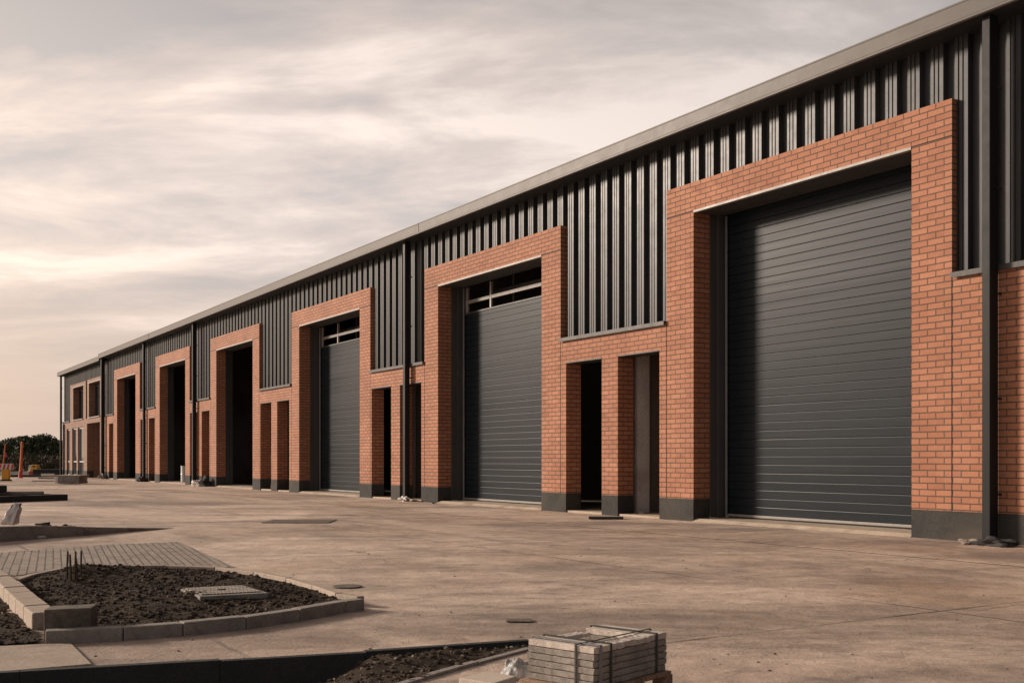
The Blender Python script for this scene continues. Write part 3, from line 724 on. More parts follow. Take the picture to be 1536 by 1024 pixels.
def inside(p, poly):
    c = False; n = len(poly)
    for i in range(n):
        a, b = poly[i], poly[(i + 1) % n]
        if (a.y > p.y) != (b.y > p.y) and p.x < (b.x - a.x) * (p.y - a.y) / (b.y - a.y) + a.x: c = not c
    return c
def edge_dist(p, poly):
    best = 9
    for i in range(len(poly)):
        a, b = poly[i], poly[(i + 1) % len(poly)]
        ab = Vector((b.x - a.x, b.y - a.y)); ap_ = Vector((p.x - a.x, p.y - a.y))
        t = max(0, min(1, ab.dot(ap_) / max(1e-9, ab.length_squared)))
        best = min(best, (ap_ - ab * t).length)
    return best
def soil_bed(name, poly, hfun, cell=0.03, clods=900, chips=140, clod_label='dark earth clods', rs=(0.006, 0.022), smooth=True):
    xs = [p.x for p in poly]; ys = [p.y for p in poly]
    x0, y0 = min(xs), min(ys); nx = int((max(xs) - x0) / cell) + 2; ny = int((max(ys) - y0) / cell) + 2
    m = MB(); idx = {}
    def vid(i, j):
        if (i, j) not in idx:
            p = Vector((x0 + i * cell, y0 + j * cell, 0)); p.z = hfun(p)
            idx[(i, j)] = len(m.v); m.v.append(p)
        return idx[(i, j)]
    for i in range(nx):
        for j in range(ny):
            if inside(Vector((x0 + (i + .5) * cell, y0 + (j + .5) * cell)), poly):
                m.f.append((vid(i, j), vid(i + 1, j), vid(i + 1, j + 1), vid(i, j + 1)))
    tag(m.build(name, 'soil', smooth=smooth), kind='structure')
    for nm, cnt, mat, (ra, rb) in (('soil_clods', clods, 'clod', rs), ('stone_chips', chips, 'chip', (rs[0] * .7, rs[1] * .6))):
        q = MB(); k = 0; tries = 0
        while k < cnt and tries < cnt * 20:
            tries += 1
            p = Vector((random.uniform(x0, max(xs)), random.uniform(y0, max(ys)), 0))
            if not inside(p, poly) or edge_dist(p, poly) < 0.03: continue
            r = ra + (rb - ra) * random.random() ** 2.5
            q.ico((p.x, p.y, hfun(p) + r * 0.25), r, 1, (random.uniform(.8, 1.5), random.uniform(.8, 1.5), random.uniform(.5, .9)), 0.4, random.random() * 50); k += 1
        if q.v: tag(q.build(nm, mat), kind='stuff')
DY = Vector((0, 0.055, 0)); DB = Vector((0, -0.045, 0))
bed = [p + DY for p in fr_path[:-1]] + [fr_path[-1] + Vector((-.06, .07, 0))] + [p + DB for p in bk_path[1:-1]] + [G(22, 870, .05), G(57, 906, .05), G(70, 925, .04)]
MND = [(G(105, 868), 0.10, 0.45), (G(330, 862), 0.05, 0.6), (G(235, 905), 0.03, 0.6), (G(440, 890), 0.02, 0.4), (G(335, 884, .1), 0.030, 0.5)]
def bed_h(p):
    e = min(1, edge_dist(p, bed) / 0.35)
    z = 0.035
    for c, hgt, r in MND: z += e * hgt * math.exp(-((p.x - c.x) ** 2 + (p.y - c.y) ** 2) / (r * r))
    q = Vector((p.x, p.y, 0))
    return z + e * (0.022 * noise.noise(q * 3.1) + 0.014 * noise.noise(q * 9.0) + 0.010 * noise.noise(q * 23.0))
soil_bed('soil_bed', bed, bed_h, 0.024, 3600, 900, rs=(0.004, 0.018))
lb = [G(-140, 905), G(-2, 895), G(50, 946), G(64, 966), G(0, 971), G(-140, 980)]
def lb_h(p):
    q = Vector((p.x, p.y, 0)); return 0.012 + 0.02 * noise.noise(q * 3) + 0.014 * noise.noise(q * 10) + .008 * noise.noise(q * 25)
soil_bed('soil_bed', lb, lb_h, 0.024, 900, 240, rs=(0.004, 0.016))

# stone block, drain cover, steel stakes in the bed
b0 = G(66, 965); ztop = 0.165
fl_, fr_ = G(65.5, 914, ztop), G(138, 911, ztop); bl_ = G(57, 906.5, ztop); 
ax = (fr_ - fl_).normalized(); bxv = (bl_ - fl_); 
br2 = fr_ + Vector((-0.03, 0.16, 0)); bl2 = fl_ + Vector((-0.03, 0.16, 0))
m = MB(); m.prism([fl_, fr_, br2, bl2], -0.02, ztop); c = (fl_ + br2) / 2
tag(m.build('concrete_block', 'shaded_block', None, bevel=0.007, loc=(c.x, c.y, 0)), 'loose squared concrete block standing on edge at the corner of the soil bed', 'block')
cv = [G(270, 881, .10), G(300, 892.5, .10), G(403, 887, .10), G(366, 876, .10)]
c = sum(cv, Vector()) / 4
dc = empty('drain_cover', (c.x, c.y, 0.06), label='pale rectangular drain cover with ribbed top lying in the soil bed', cat='drain cover')
loc = [p - Vector((c.x, c.y, 0.06)) for p in cv]
m = MB(); m.prism([(p.x, p.y) for p in loc], -0.03, 0.034); m.build('frame', 'kerb', dc, bevel=0.004)
m = MB(); a_, b_, c_, d_ = loc
def bil(u, v): return (a_ * (1 - u) + d_ * u) * (1 - v) + (b_ * (1 - u) + c_ * u) * v
for i in range(16):
    for j in range(5):
        u0, u1 = .06 + .88 * i / 16, .06 + .88 * (i + .72) / 16; v0, v1 = .08 + .84 * j / 5, .08 + .84 * (j + .78) / 5
        if (i in (7, 8)) and j == 2: continue
        q = [bil(u0, v0), bil(u0, v1), bil(u1, v1), bil(u1, v0)]
        m.prism([(p.x, p.y) for p in q], 0.035, 0.042)
m.build('grid_ribs', 'slab_stone', dc)
m = MB(); p = bil(.5, .5); m.tube([(p.x, p.y, .035), (p.x, p.y, .045)], .018, 12); m.build('lifting_eye', 'rubber', dc)
for i, (x, yb, yt, lean) in enumerate(((100.5, 868, 826.5, 1), (107, 870, 831, -3), (112.5, 869, 826.5, 1), (116, 870, 838, -3), (121.5, 865, 825.5, 0))):
    p = G(x, yb, 0.06); hh_ = (yb - yt) / F * p.y
    m = MB(); m.tube([(0, 0, -0.1), (lean * .0015, 0, hh_ * .5), (lean * .004, .005, hh_)], 0.007, 8)
    o = m.build('steel_stake', 'rust'); o.location = p
    tag(o, '%s rusty steel stake from the left of the cluster in the soil bed' % ORD[i], 'stake', 'steel stakes in the soil bed')

# block paving behind the bed and an old slab in front of it
m = MB(); pv = [G(-260, 842), G(0, 829), G(150, 817.5), G(268, 812.5), G(352, 851), G(250, 847.2), G(150, 849), G(82, 853.5), G(30, 863), G(-60, 868), G(-260, 880)]
m.v += [Vector((p.x, p.y, 0.005)) for p in reversed(pv)]; m.f.append(tuple(range(len(pv))))
o = m.build('block_paving', 'paving'); tag(o, kind='structure')
for p in o.data.polygons:
    if p.normal.z < 0: o.data.flip_normals(); break
m = MB(); pv = [G(-300, 990), G(0, 971.5), G(66, 968.5), G(106, 967.5), G(137, 998.5), G(0, 1010), G(-300, 1035)]
m.prism([(p.x, p.y) for p in reversed(pv)], 0.0, 0.012)
tag(m.build('concrete_path', 'kerb_tan', recalc=True), kind='structure')

# sunken bed in the foreground between two kerbs
pa = [G(-420, 1040), G(-120, 1020), G(30, 1011.3), G(330, 994), G(548, 981.1), G(700, 970.6), G(795, 963.9)]
kerb_run(pa, 0.05, 0.012, depth=0.30, side=1, mat='kerb_dark', label='{o} dark edging stone from the left of the far side of the sunken bed', group='edging stones of the sunken bed', bev=0.003, gap=0.0015)
pb = [G(430, 1085), G(560, 1043), G(640, 1018.5), G(720, 995.5), G(800, 974)]
kerb_run(pb, 0.045, 0.012, depth=0.30, side=1, mat='kerb', label='{o} pale edging stone from the left of the near side of the sunken bed', group='edging stones of the sunken bed', bev=0.004)
fb = [G(-420, 1040), G(0, 1013), G(330, 994), G(550, 981), G(700, 970.5), G(793, 964.5), G(799, 973), G(720, 995), G(640, 1017.5), G(560, 1042), G(430, 1084), G(200, 1180)]
tip = G(700, 985)
def fb_h(p):
    q = Vector((p.x, p.y, 0)); r = (p.x + 1.25) / 0.62
    z = -0.24 + 0.235 * max(0, min(1, r)) 
    return z + 0.022 * noise.noise(q * 4) + 0.016 * noise.noise(q * 11) + .010 * noise.noise(q * 27)
soil_bed('soil_bed', fb, fb_h, 0.022, 1500, 900, rs=(0.005, 0.017))
# ground shelf in front of the near edging (in shade under the pack)
# tapering kerb by the middle of the left edge
kp = [G(-230, 830), G(-60, 817), G(62, 807.5), G(126, 802.8), G(190, 797.8), G(261, 792.2)]
kerb_run(kp, 0.30, [0.19, 0.19, 0.155, 0.108, 0.058, 0.004], side=1, mat='kerb', label='{o} stone from the left of the dropped kerb sloping into the yard', group='stones of the dropped kerb', bev=0.008)
m = MB(); q = [G(-230, 828), G(-60, 815), G(62, 806.5), G(120, 801.5)]
q2 = [p + Vector((0.1, 3.0, 0)) for p in q]
rr = [Vector((p.x, p.y + .25, 0)) for p in q]
def is_h(p): 
    return 0.05 + .03 * noise.noise(Vector((p.x, p.y, 0)) * 2) + 0.02 * noise.noise(Vector((p.x, p.y, 4)) * 7)
isl = rr + [Vector((rr[-1].x - .6, rr[-1].y + 1.0, 0)), Vector((rr[0].x, rr[0].y + 2.0, 0))]
soil_bed('soil_bed', isl, is_h, 0.08, 200, 60, rs=(0.008, 0.03))
# small stones lying on the dropped kerb
for i, (x, y, r, lab) in enumerate(((66, 787, .05, 'small dark stone left on the dropped kerb'), (58, 805, .045, 'white crumpled rubble lump at the foot of the dropped kerb'))):
    m = MB(); p = G(x, y, .15 if i == 0 else .02)
    m.ico((0, 0, 0), r, 2, (2.0, 1.0, .6), .5, i); o = m.build('stone', 'clod' if i == 0 else 'bag'); o.location = p; tag(o, lab, 'stone')
# white sack leaning on the island
p = G(14, 786, 0.10)
bm = bmesh.new(); bmesh.ops.create_cube(bm, size=1.0); bmesh.ops.subdivide_edges(bm, edges=bm.edges, cuts=7, use_grid_fill=True)
for v in bm.verts:
    x, y, z = v.co
    t = z + .5
    wd = (1.0 - 0.30 * t) * (1 - .35 * (abs(x) * 2) ** 4 * (1 if t > .8 else .2))
    v.co = Vector((x * 0.19 * wd + 0.10 * t, y * 0.14 * (1 - .55 * t), t * 0.27)) + Vector((noise.noise(v.co * 4), noise.noise(v.co * 4 + Vector((5, 0, 0))), noise.noise(v.co * 4 + Vector((0, 7, 0))))) * 0.022
bmesh.ops.recalc_face_normals(bm, faces=bm.faces)
me = bpy.data.meshes.new('cement_sack'); bm.to_mesh(me); bm.free(); me.materials.append(M['bag'])
for f in me.polygons: f.use_smooth = True
o = bpy.data.objects.new('cement_sack', me); COL.objects.link(o); o.location = p
tag(o, 'white sack leaning upright on the kerbed island at the left edge', 'sack')

# stacked slabs and kerbs further left
def slab(name, px, z0, z1, depth, mat, label, cat='slab', skew=0.25):
    a, b = G(px[0][0], px[0][1], z0), G(px[1][0], px[1][1], z0)
    t = (b - a).normalized(); nrm = Vector((-t.y, t.x, 0))
    c, d = b + nrm * depth, a + nrm * depth
    m = MB(); m.prism([a, b, c, d], z0, z1); ce_ = (a + c) / 2
    o = m.build(name, mat, None, bevel=0.012, loc=(ce_.x, ce_.y, z0)); tag(o, label, cat); return o
slab('raised_kerb', ((-300, 765), (102, 750)), 0.0, 0.14, 1.5, 'kerb_dark', 'long dark raised kerb lying across the left edge of the yard', 'kerb')
slab('paving_slab', ((-200, 744.5), (66, 741)), 0.145, 0.215, 2.2, 'kerb_tan', 'pale thin slab resting on the long dark raised kerb')
slab('kerb_stone', ((-120, 739), (10.5, 737.2)), 0.22, 0.36, 0.5, 'kerb_dark', 'short dark kerb piled on the pale slab at the left edge', 'kerb')

# ================================================================== far site clutter
# barrier on a yellow foot
p = G(9, 721)
sb = empty('site_barrier', p, 0.15, label='red and white barrier board on a yellow post foot with a thin leaning rod', cat='barrier')
m = MB(); m.box(-.2, .2, -.2, .2, 0, .06); m.build('rubber_base', 'rubber', sb, bevel=.02)
m = MB(); m.prism([(-.15, -.13), (.15, -.13), (.15, .13), (-.15, .13)], .06, .50); m.build('post_foot', 'yellow_plastic', sb, bevel=.02)
m = MB(); m.box(-.36, .32, -.05, .05, .50, .76); bd = m.build('board', 'white_plastic', sb, bevel=.015)
for k in range(4):
    m = MB(); x = -.3 + k * .17; m.prism([(x, -.058), (x + .08, -.058), (x + .08, -.0502), (x, -.0502)], .52, .74, top=[(x + .05, -.058), (x + .13, -.058), (x + .13, -.0502), (x + .05, -.0502)]); m.build('red_stripe', 'red_plastic', bd)
m = MB(); m.tube([(-.16, .06, .5), (-.10, .06, 1.0), (-.04, .06, 1.65)], [.035, .03, .025], 8); m.build('rod', 'orange_plastic', sb)
m = MB(); m.ico((-.02, .02, 1.12), .075, 1, (1, 1, .9), .3, 2); m.build('lamp', 'red_plastic', sb)
# orange marker post
p = G(31, 716.5)
mp = empty('marker_post', p, label='tall slim orange marker post with red foot standing on the yard edge', cat='post')
m = MB(); m.tube([(0.0, 0, .33), (.03, 0, 1.0), (.075, 0, 1.86)], [.075, .06, .055], 10); m.build('post', 'orange_plastic', mp, smooth=False)
m = MB(); m.tube([(0, 0, 0), (0, 0, .33)], [.11, .085], 12); m.build('foot', 'red_plastic', mp)
# orange and white block barrier
p = G(53, 711.5)
bb = empty('road_barrier', p, -.2, label='orange and white plastic road barrier block beside the marker post', cat='barrier')
m = MB(); m.prism([(-.30, -.2), (.30, -.2), (.30, .2), (-.30, .2)], .2, .62, top=[(-.22, -.13), (.22, -.13), (.22, .13), (-.22, .13)]); m.build('body', 'yellow_plastic', bb, bevel=.03)
m = MB(); m.prism([(-.33, -.22), (.33, -.22), (.33, .22), (-.33, .22)], .0, .2); m.build('foot', 'red_plastic', bb, bevel=.02)
m = MB(); m.prism([(-.42, -.18), (-.305, -.18), (-.305, .18), (-.42, .18)], .12, .60, top=[(-.34, -.13), (-.235, -.13), (-.235, .13), (-.34, .13)]); m.build('end_panel', 'white_plastic', bb, bevel=.01)
m = MB(); m.box(-.08, .1, -.172, -.150, .48, .55); m.build('grip', 'rubber', bb)
# low pack of wrapped slabs
p = G(106, 725.5)
pk = empty('slab_pack', p, -.02, label='low grey pack of kerbs with a pale end, near the office end', cat='stack')
m = MB()
for k in range(3): m.box(-.36 + .01 * (k % 2), .46 - .012 * (k % 2), -.3, .5, .02 + k * .10, .115 + k * .10)
m.build('slabs', 'kerb', pk, bevel=.008)
m = MB(); m.box(-.50, -.365, -.29, .48, .03, .29); m.build('end_wrap', 'white_plastic', pk, bevel=.02)
m = MB(); m.box(-.48, .50, -.32, .55, .322, .35); m.build('top_board', 'wood_pale', pk)
def plank(px, w, dp_, z0, hgt, rz, label, mat='wood_pale', name='timber_board'):
    p = G(*px, z0); m = MB(); m.box(-w / 2, w / 2, -dp_ / 2, dp_ / 2, 0, hgt)
    o = m.build(name, mat, None, bevel=min(.01, hgt * .2)); o.location = p; o.rotation_euler.z = rz; return tag(o, label, 'board')
plank((76, 722), 1.4, .5, 0, .07, .1, 'lowest pale board lying left of the grey kerb pack')
plank((78, 718.0), 1.1, .4, 0.09, .08, -.2, 'middle grey board of the pile left of the kerb pack', 'kerb')
plank((72, 713.4), .55, .3, 0.2, .1, .3, 'short white block topmost on the board pile left of the kerb pack', 'white_plastic', 'block')
plank((52, 715), 2.6, .5, 0, .12, .05, 'long dark timber lying under the road barrier', 'kerb_dark')
plank((40, 709.5), 2.6, .3, 0, .10, -.05, 'thin pale timber lying behind the marker post', 'wood_pale')
plank((84, 712), 2.4, 1.0, 0, .35, .0, 'low dark spoil board heap in front of the scrub by the building corner', 'kerb_dark')

# clutter at the foot of the frontage
p = W(49.2, 0.55, 0.07)
dr = empty('metal_drum', p, label='small pale metal drum standing in the open doorway', cat='drum')
m = MB(); m.tube([(0, 0, 0), (0, 0, .02), (0, 0, .30), (0, 0, .31), (0, 0, .33), (0, 0, .60)], [.13, .135, .135, .143, .135, .135], 20); m.build('shell', 'galv', dr)
m = MB(); m.tube([(0, 0, .601), (0, 0, .63)], [.142, .142], 20); m.build('lid', 'galv', dr)
p = W(40.75, 1.0, 0.07)
gn = empty('site_generator', p, math.radians(-58), label='grey wheeled generator box standing just inside the open doorway', cat='generator')
m = MB(); m.box(-.45, .45, -.3, .3, .38, 1.05); m.build('housing', 'galv', gn, bevel=.04)
m = MB()
for sx in (-.36, .36):
    for sy in (-.24, .24): m.tube([(sx, sy, .38), (sx * 1.15, sy * 1.1, .12), (sx * 1.25, sy * 1.1, 0)], .028, 8)
m.build('leg_frame', 'galv', gn)
m = MB(); m.box(-.3, .3, -.315, -.302, .55, .9); m.build('vent_panel', 'dark_steel', gn)
m = MB(); m.tube([(-.1, 0, 1.05), (-.1, 0, 1.12), (.1, 0, 1.12), (.1, 0, 1.05)], .02, 8); m.build('lifting_handle', 'dark_steel', gn)
def lump(name, T, d, r, sq, label, mat, seed, cat='rubble', z=0.024):
    m = MB(); m.ico((0, 0, r * sq[2] * .5), r, 3, sq, .55, seed); o = m.build(name, mat, smooth=False); o.location = W(T, d, z); o.rotation_euler.z = math.radians(-58); return tag(o, label, cat)
lump('rag', 14.12, -0.33, .085, (1.5, .8, .45), 'pale flat rag lying against the foot of the nearest downpipe', 'cloth', 3, 'rag')
lump('rag', 13.84, -0.30, .12, (1.8, .9, .50), 'crumpled dark grey rag on the apron right of the nearest downpipe', 'kerb_dark', 5, 'rag')
lump('rubble_lump', 44.6, -0.25, .17, (1.3, 1, .8), 'pale rubble lump between the pier and the third downpipe', 'bag', 8)
lump('rubble_lump', 43.75, -0.22, .2, (1.1, .9, 1.0), 'dark rubble lump leaning on the pier of an open doorway', 'kerb_dark', 9)
lump('rubble_lump', 28.35, -0.2, .10, (1.4, .8, .7), 'small pale rubble lump at the foot of the second downpipe', 'bag', 10)
lump('rubble_lump', 53.0, -0.2, .17, (1.3, .9, .9), 'dark rubble lump at the foot of a far downpipe', 'kerb_dark', 12)
lump('rubble_lump', 61.0, -0.2, .17, (1.5, .9, .8), 'rubble lump at the foot of the downpipe by the office end', 'kerb', 14)
p = G(909, 780); m = MB(); m.box(-.27, .27, -.09, .09, 0, .035); o = m.build('timber_offcut', 'kerb_dark', None, bevel=.006); o.location = (p.x, p.y, .024); o.rotation_euler.z = -.1
tag(o, 'dark flat offcut lying in front of the brick pillar between two doorways', 'board')
# hose from the second pipe
m = MB(); pts = [W(28.5 - .2 * i, -0.15 - .12 * math.sin(i * .9), .035) for i in range(9)]
m.tube(pts, .014, 8); tag(m.build('hose', 'rubber', smooth=True), 'short black hose lying at the foot of the second downpipe', 'hose')
# an iron cover set in the yard, and thin plates standing in for stains
for px, (a, b), lab in (((779, 931.5), (.075, .028), 'small dark iron cover in the yard beyond the slab pack'), ((521, 880), (.12, .08), 'small round dark stain in the yard right of the soil bed'), ((450, 782), (.50, .20), 'large dark rectangular stain in the middle of the yard')):
    p = G(*px); c = MB(); 
    if 'round' in lab: c.tube([(0, 0, .004), (0, 0, .010)], .11, 18)
    else: c.box(-a, a, -b * 2.0, b * 2.0, .004, .010)
    o = c.build('yard_plate', 'cover_and_stain'); o.location = (p.x, p.y, 0); tag(o, lab, 'drain cover')

# ================================================================== pack of slabs on a pallet
Lc, Fc, Rc = G(792, 956.5, .25), G(891, 970.5, .25), G(997, 946, .25)
u = (Lc - Fc); wlen = u.length; u.normalize()            # along the short side
v_ = Vector((u.y, -u.x, 0)); 
if v_.dot(Rc - Fc) < 0: v_ = -v_
vlen = (Rc - Fc).dot(v_)
O_ = Vector((Fc.x, Fc.y, 0))
rot = Matrix(((u.x, v_.x, 0, O_.x), (u.y, v_.y, 0, O_.y), (0, 0, 1, 0), (0, 0, 0, 1)))
def PK(a, b, z): return rot @ Vector((a, b, z))
ANG = math.atan2(v_.y, v_.x) - PI / 2
def rect(name, a0, a1, b0, b1, z0, z1, mat, bev=.003, parent=None, jag=0, tilt=0, seed=0):
    c = PK((a0 + a1) / 2, (b0 + b1) / 2, z0)
    bm = bmesh.new(); bmesh.ops.create_cube(bm, size=1.0)
    bmesh.ops.scale(bm, vec=((a1 - a0), (b1 - b0), (z1 - z0)), verts=bm.verts); bmesh.ops.translate(bm, vec=(0, 0, (z1 - z0) / 2), verts=bm.verts)
    if bev: bmesh.ops.bevel(bm, geom=bm.edges[:], offset=bev, segments=1, affect='EDGES')
    if jag:
        bmesh.ops.subdivide_edges(bm, edges=[e for e in bm.edges if e.calc_length() > .05], cuts=14, use_grid_fill=True)
        for q in bm.verts:
            n_ = noise.noise(Vector((q.co.x * 18 + seed * 7, q.co.y * 18, q.co.z * 30)))
            n2 = noise.noise(Vector((q.co.x * 60 + seed * 7, q.co.y * 60, q.co.z * 60)))
            q.co.x += jag * (n_ + .4 * n2) * (1 if abs(q.co.x) > (a1 - a0) * .42 else .2)
            q.co.y += jag * (n_ - .4 * n2) * (1 if abs(q.co.y) > (b1 - b0) * .42 else .2)
            q.co.z += jag * .25 * n2
    me = bpy.data.meshes.new(name); bm.to_mesh(me); bm.free(); me.materials.append(M[mat])
    o = bpy.data.objects.new(name, me); COL.objects.link(o); o.location = c
    R_ = Matrix(((u.x, v_.x, 0), (u.y, v_.y, 0), (0, 0, 1)))
    if R_.determinant() < 0:
        R_ = Matrix(((-u.x, v_.x, 0), (-u.y, v_.y, 0), (0, 0, 1)))
    o.rotation_euler = R_.to_euler(); o.rotation_euler.x += tilt
    return o
names3 = ['near', 'middle', 'far']; lay = ['lowest', 'second', 'third', 'fourth', 'fifth', 'top']
splits = [(0, .29), (.294, .735), (.739, 1.0)]
z0 = .094; lh = .026
for k in range(6):
    for j, (s0, s1) in enumerate(splits):
        if k == 5 and j == 1: continue
        if k in (2, 3, 4) and j == 1:
            o = rect('paving_slab', random.uniform(-.003, .002), 0.09 + .01 * (k % 2), s0 * vlen, s1 * vlen - .002, z0 + k * lh, z0 + k * lh + lh - .0025, 'slab_stone', .002, jag=.005, seed=50 + k)
            tag(o, 'broken half slab in the %s layer of the strapped pack, below the hole in its top' % lay[k], 'slab', 'paving slabs strapped on the pallet'); continue
        j1, j2, j3 = random.uniform(-.004, .004), random.uniform(-.006, .006), random.uniform(-.003, .003)
        o = rect('paving_slab', 0 + j1, wlen + j1 + j2, s0 * vlen + j3, s1 * vlen + j3 - .002, z0 + k * lh, z0 + k * lh + lh - .0025, 'slab_sunlit' if k == 5 else 'slab_stone', .002, jag=.004, seed=k * 3 + j)
        tag(o, '%s paving slab in the %s layer of the strapped pack on the pallet' % (names3[j], lay[k]), 'slab', 'paving slabs strapped on the pallet')
# what is left of the middle slab of the top layer: a broken half along the right edge and a thin shard
o = rect('paving_slab', -.002, .085, .30 * vlen, .73 * vlen, z0 + 5 * lh, z0 + 6 * lh - .004, 'slab_sunlit', .002, jag=.016, seed=31)
tag(o, 'broken ragged half slab along the right edge of the pack top', 'slab', 'paving slabs strapped on the pallet')
o = rect('paving_slab', wlen - .06, wlen, .30 * vlen, .66 * vlen, z0 + 5 * lh, z0 + 6 * lh - .010, 'slab_sunlit', .002, jag=.013, seed=37, tilt=-.02)
tag(o, 'thin broken shard at the left edge of the pack top', 'slab', 'paving slabs strapped on the pallet')
def strap(axis, s, mat, wd, label):
    m = MB(); e = .0035; zt = z0 + 6 * lh + .0025; zb = z0 + .002
    if axis == 'b':      # runs over the pack along v at a = s
        pts_ = [(s, -e, zb), (s, -e, zt), (s, vlen + e, zt), (s, vlen + e, zb)]; off = Vector((wd / 2, 0, 0))
    else:
        pts_ = [(-e, s, zb), (-e, s, zt), (wlen + e, s, zt), (wlen + e, s, zb)]; off = Vector((0, wd / 2, 0))
    for p_, q_ in zip(pts_[:-1], pts_[1:]):
        a_, b_ = Vector(p_), Vector(q_)
        nrm = (b_ - a_).normalized().cross(off.normalized()) * .0015
        quad = [a_ - off, a_ + off, b_ + off, b_ - off]
        n_ = len(m.v); m.v += [rot @ (x + nrm) for x in quad] + [rot @ (x - nrm) for x in quad]
        m.f += [tuple(n_ + i for i in f) for f in ((0, 1, 2, 3), (7, 6, 5, 4), (0, 4, 5, 1), (1, 5, 6, 2), (2, 6, 7, 3), (3, 7, 4, 0))]
    c = PK(wlen / 2, vlen / 2, zb)
    tag(m.build('packing_strap', mat, None, recalc=True, loc=c), label, 'strap', 'straps round the slab pack')
strap('b', wlen * .26, 'strap', .009, 'dark strap running lengthwise over the slab pack')
strap('a', vlen * .21, 'strap', .012, 'dark green strap crossing the near end of the slab pack')
strap('a', vlen * .84, 'strap', .012, 'dark green strap crossing the far end of the slab pack')
strap('a', vlen * .075, 'strap_grey', .018, 'pale grey strap closest to the near corner of the slab pack')
pal = empty('wooden_pallet', PK(wlen / 2, vlen / 2, 0), 0, label='brown wooden pallet under the strapped pack of slabs', cat='pallet')
def pal_part(name, a0, a1, b0, b1, zz0, zz1, mat='wood'):
    m = MB(); n_ = 0
    m.box(a0, a1, b0, b1, zz0, zz1, mat=Matrix.Translation(-pal.location) @ rot)
    return m.build(name, mat, pal, bevel=.002, recalc=True)
for k in range(5):
    b0 = -.03 + (vlen + .05) * k / 5; pal_part('deck_board', -.02, wlen + .02, b0, b0 + (vlen + .05) / 5 - .018, .076, .0925)
for a0 in (-.015, wlen / 2 - .03, wlen - .045):
    for b0 in (-.025, vlen / 2 - .03, vlen - .04): pal_part('block', a0, a0 + .06, b0, b0 + .06, .0142, .0755)
for a0 in (-.02, wlen / 2 - .035, wlen - .05): pal_part('base_board', a0, a0 + .07, -.03, vlen + .06, 0, .0138)
# loose cut block and film beside the pack
t4 = [G(688, 1016, .13), G(741, 1024, .13), G(775, 1013.5, .13), G(731.5, 1005, .13)]
m = MB(); m.prism([(p.x, p.y) for p in t4], 0.0, .13); c = sum(t4, Vector()) / 4
tag(m.build('timber_block', 'wood_pale', None, bevel=.004, loc=(c.x, c.y, 0), recalc=True), 'pale cut timber block standing left of the slab pack', 'block')
p = G(783, 1020, 0.0)
bm = bmesh.new(); bmesh.ops.create_grid(bm, x_segments=34, y_segments=34, size=0.5)
for v in bm.verts:
    x, y = v.co.x, v.co.y
    q = Vector((x * 3.2, y * 3.2, 1.3))
    r = abs(noise.noise(q)) * .9 + abs(noise.noise(q * 2.3)) * .5
    fall = max(0, 1 - ((x / .5) ** 2 + (y / .5) ** 2) ** 1.1)
    v.co = Vector((x * .16 + noise.noise(q * 1.5) * .02, y * .14 + noise.noise(q * 1.5 + Vector((9, 0, 0))) * .02, .006 + fall * (.045 + .075 * r)))
me = bpy.data.meshes.new('plastic_sheet'); bm.to_mesh(me); bm.free(); me.materials.append(M['film'])
for f in me.polygons: f.use_smooth = True
so = me
o = bpy.data.objects.new('plastic_sheet', me); COL.objects.link(o); o.location = (p.x - .02, p.y + .06, .004)
md = o.modifiers.new('thick', 'SOLIDIFY'); md.thickness = 0.0015
tag(o, 'crumpled white plastic sheet lying between the timber block and the slab pack', 'plastic sheet')

# loose grit on the yard
q = MB()
for i in range(500):
    y = 700 + 0; d = 4.3 + 16 * random.random() ** 1.6
    x = random.uniform(-.55, .55) * d
    P_ = Vector((x, d, 0))
    dd = (P_.x - K) * CT + P_.y * ST
    if dd > -2.0 or inside(P_, pit) or inside(P_, bed) or inside(P_, lb): continue
    r = random.choice((.002, .003, .003, .004, .007))
    q.ico((x, d, r * .3), r, 1, (1.4, 1.1, .7), .4, i * .37)
tag(q.build('loose_grit', 'chip'), kind='stuff')

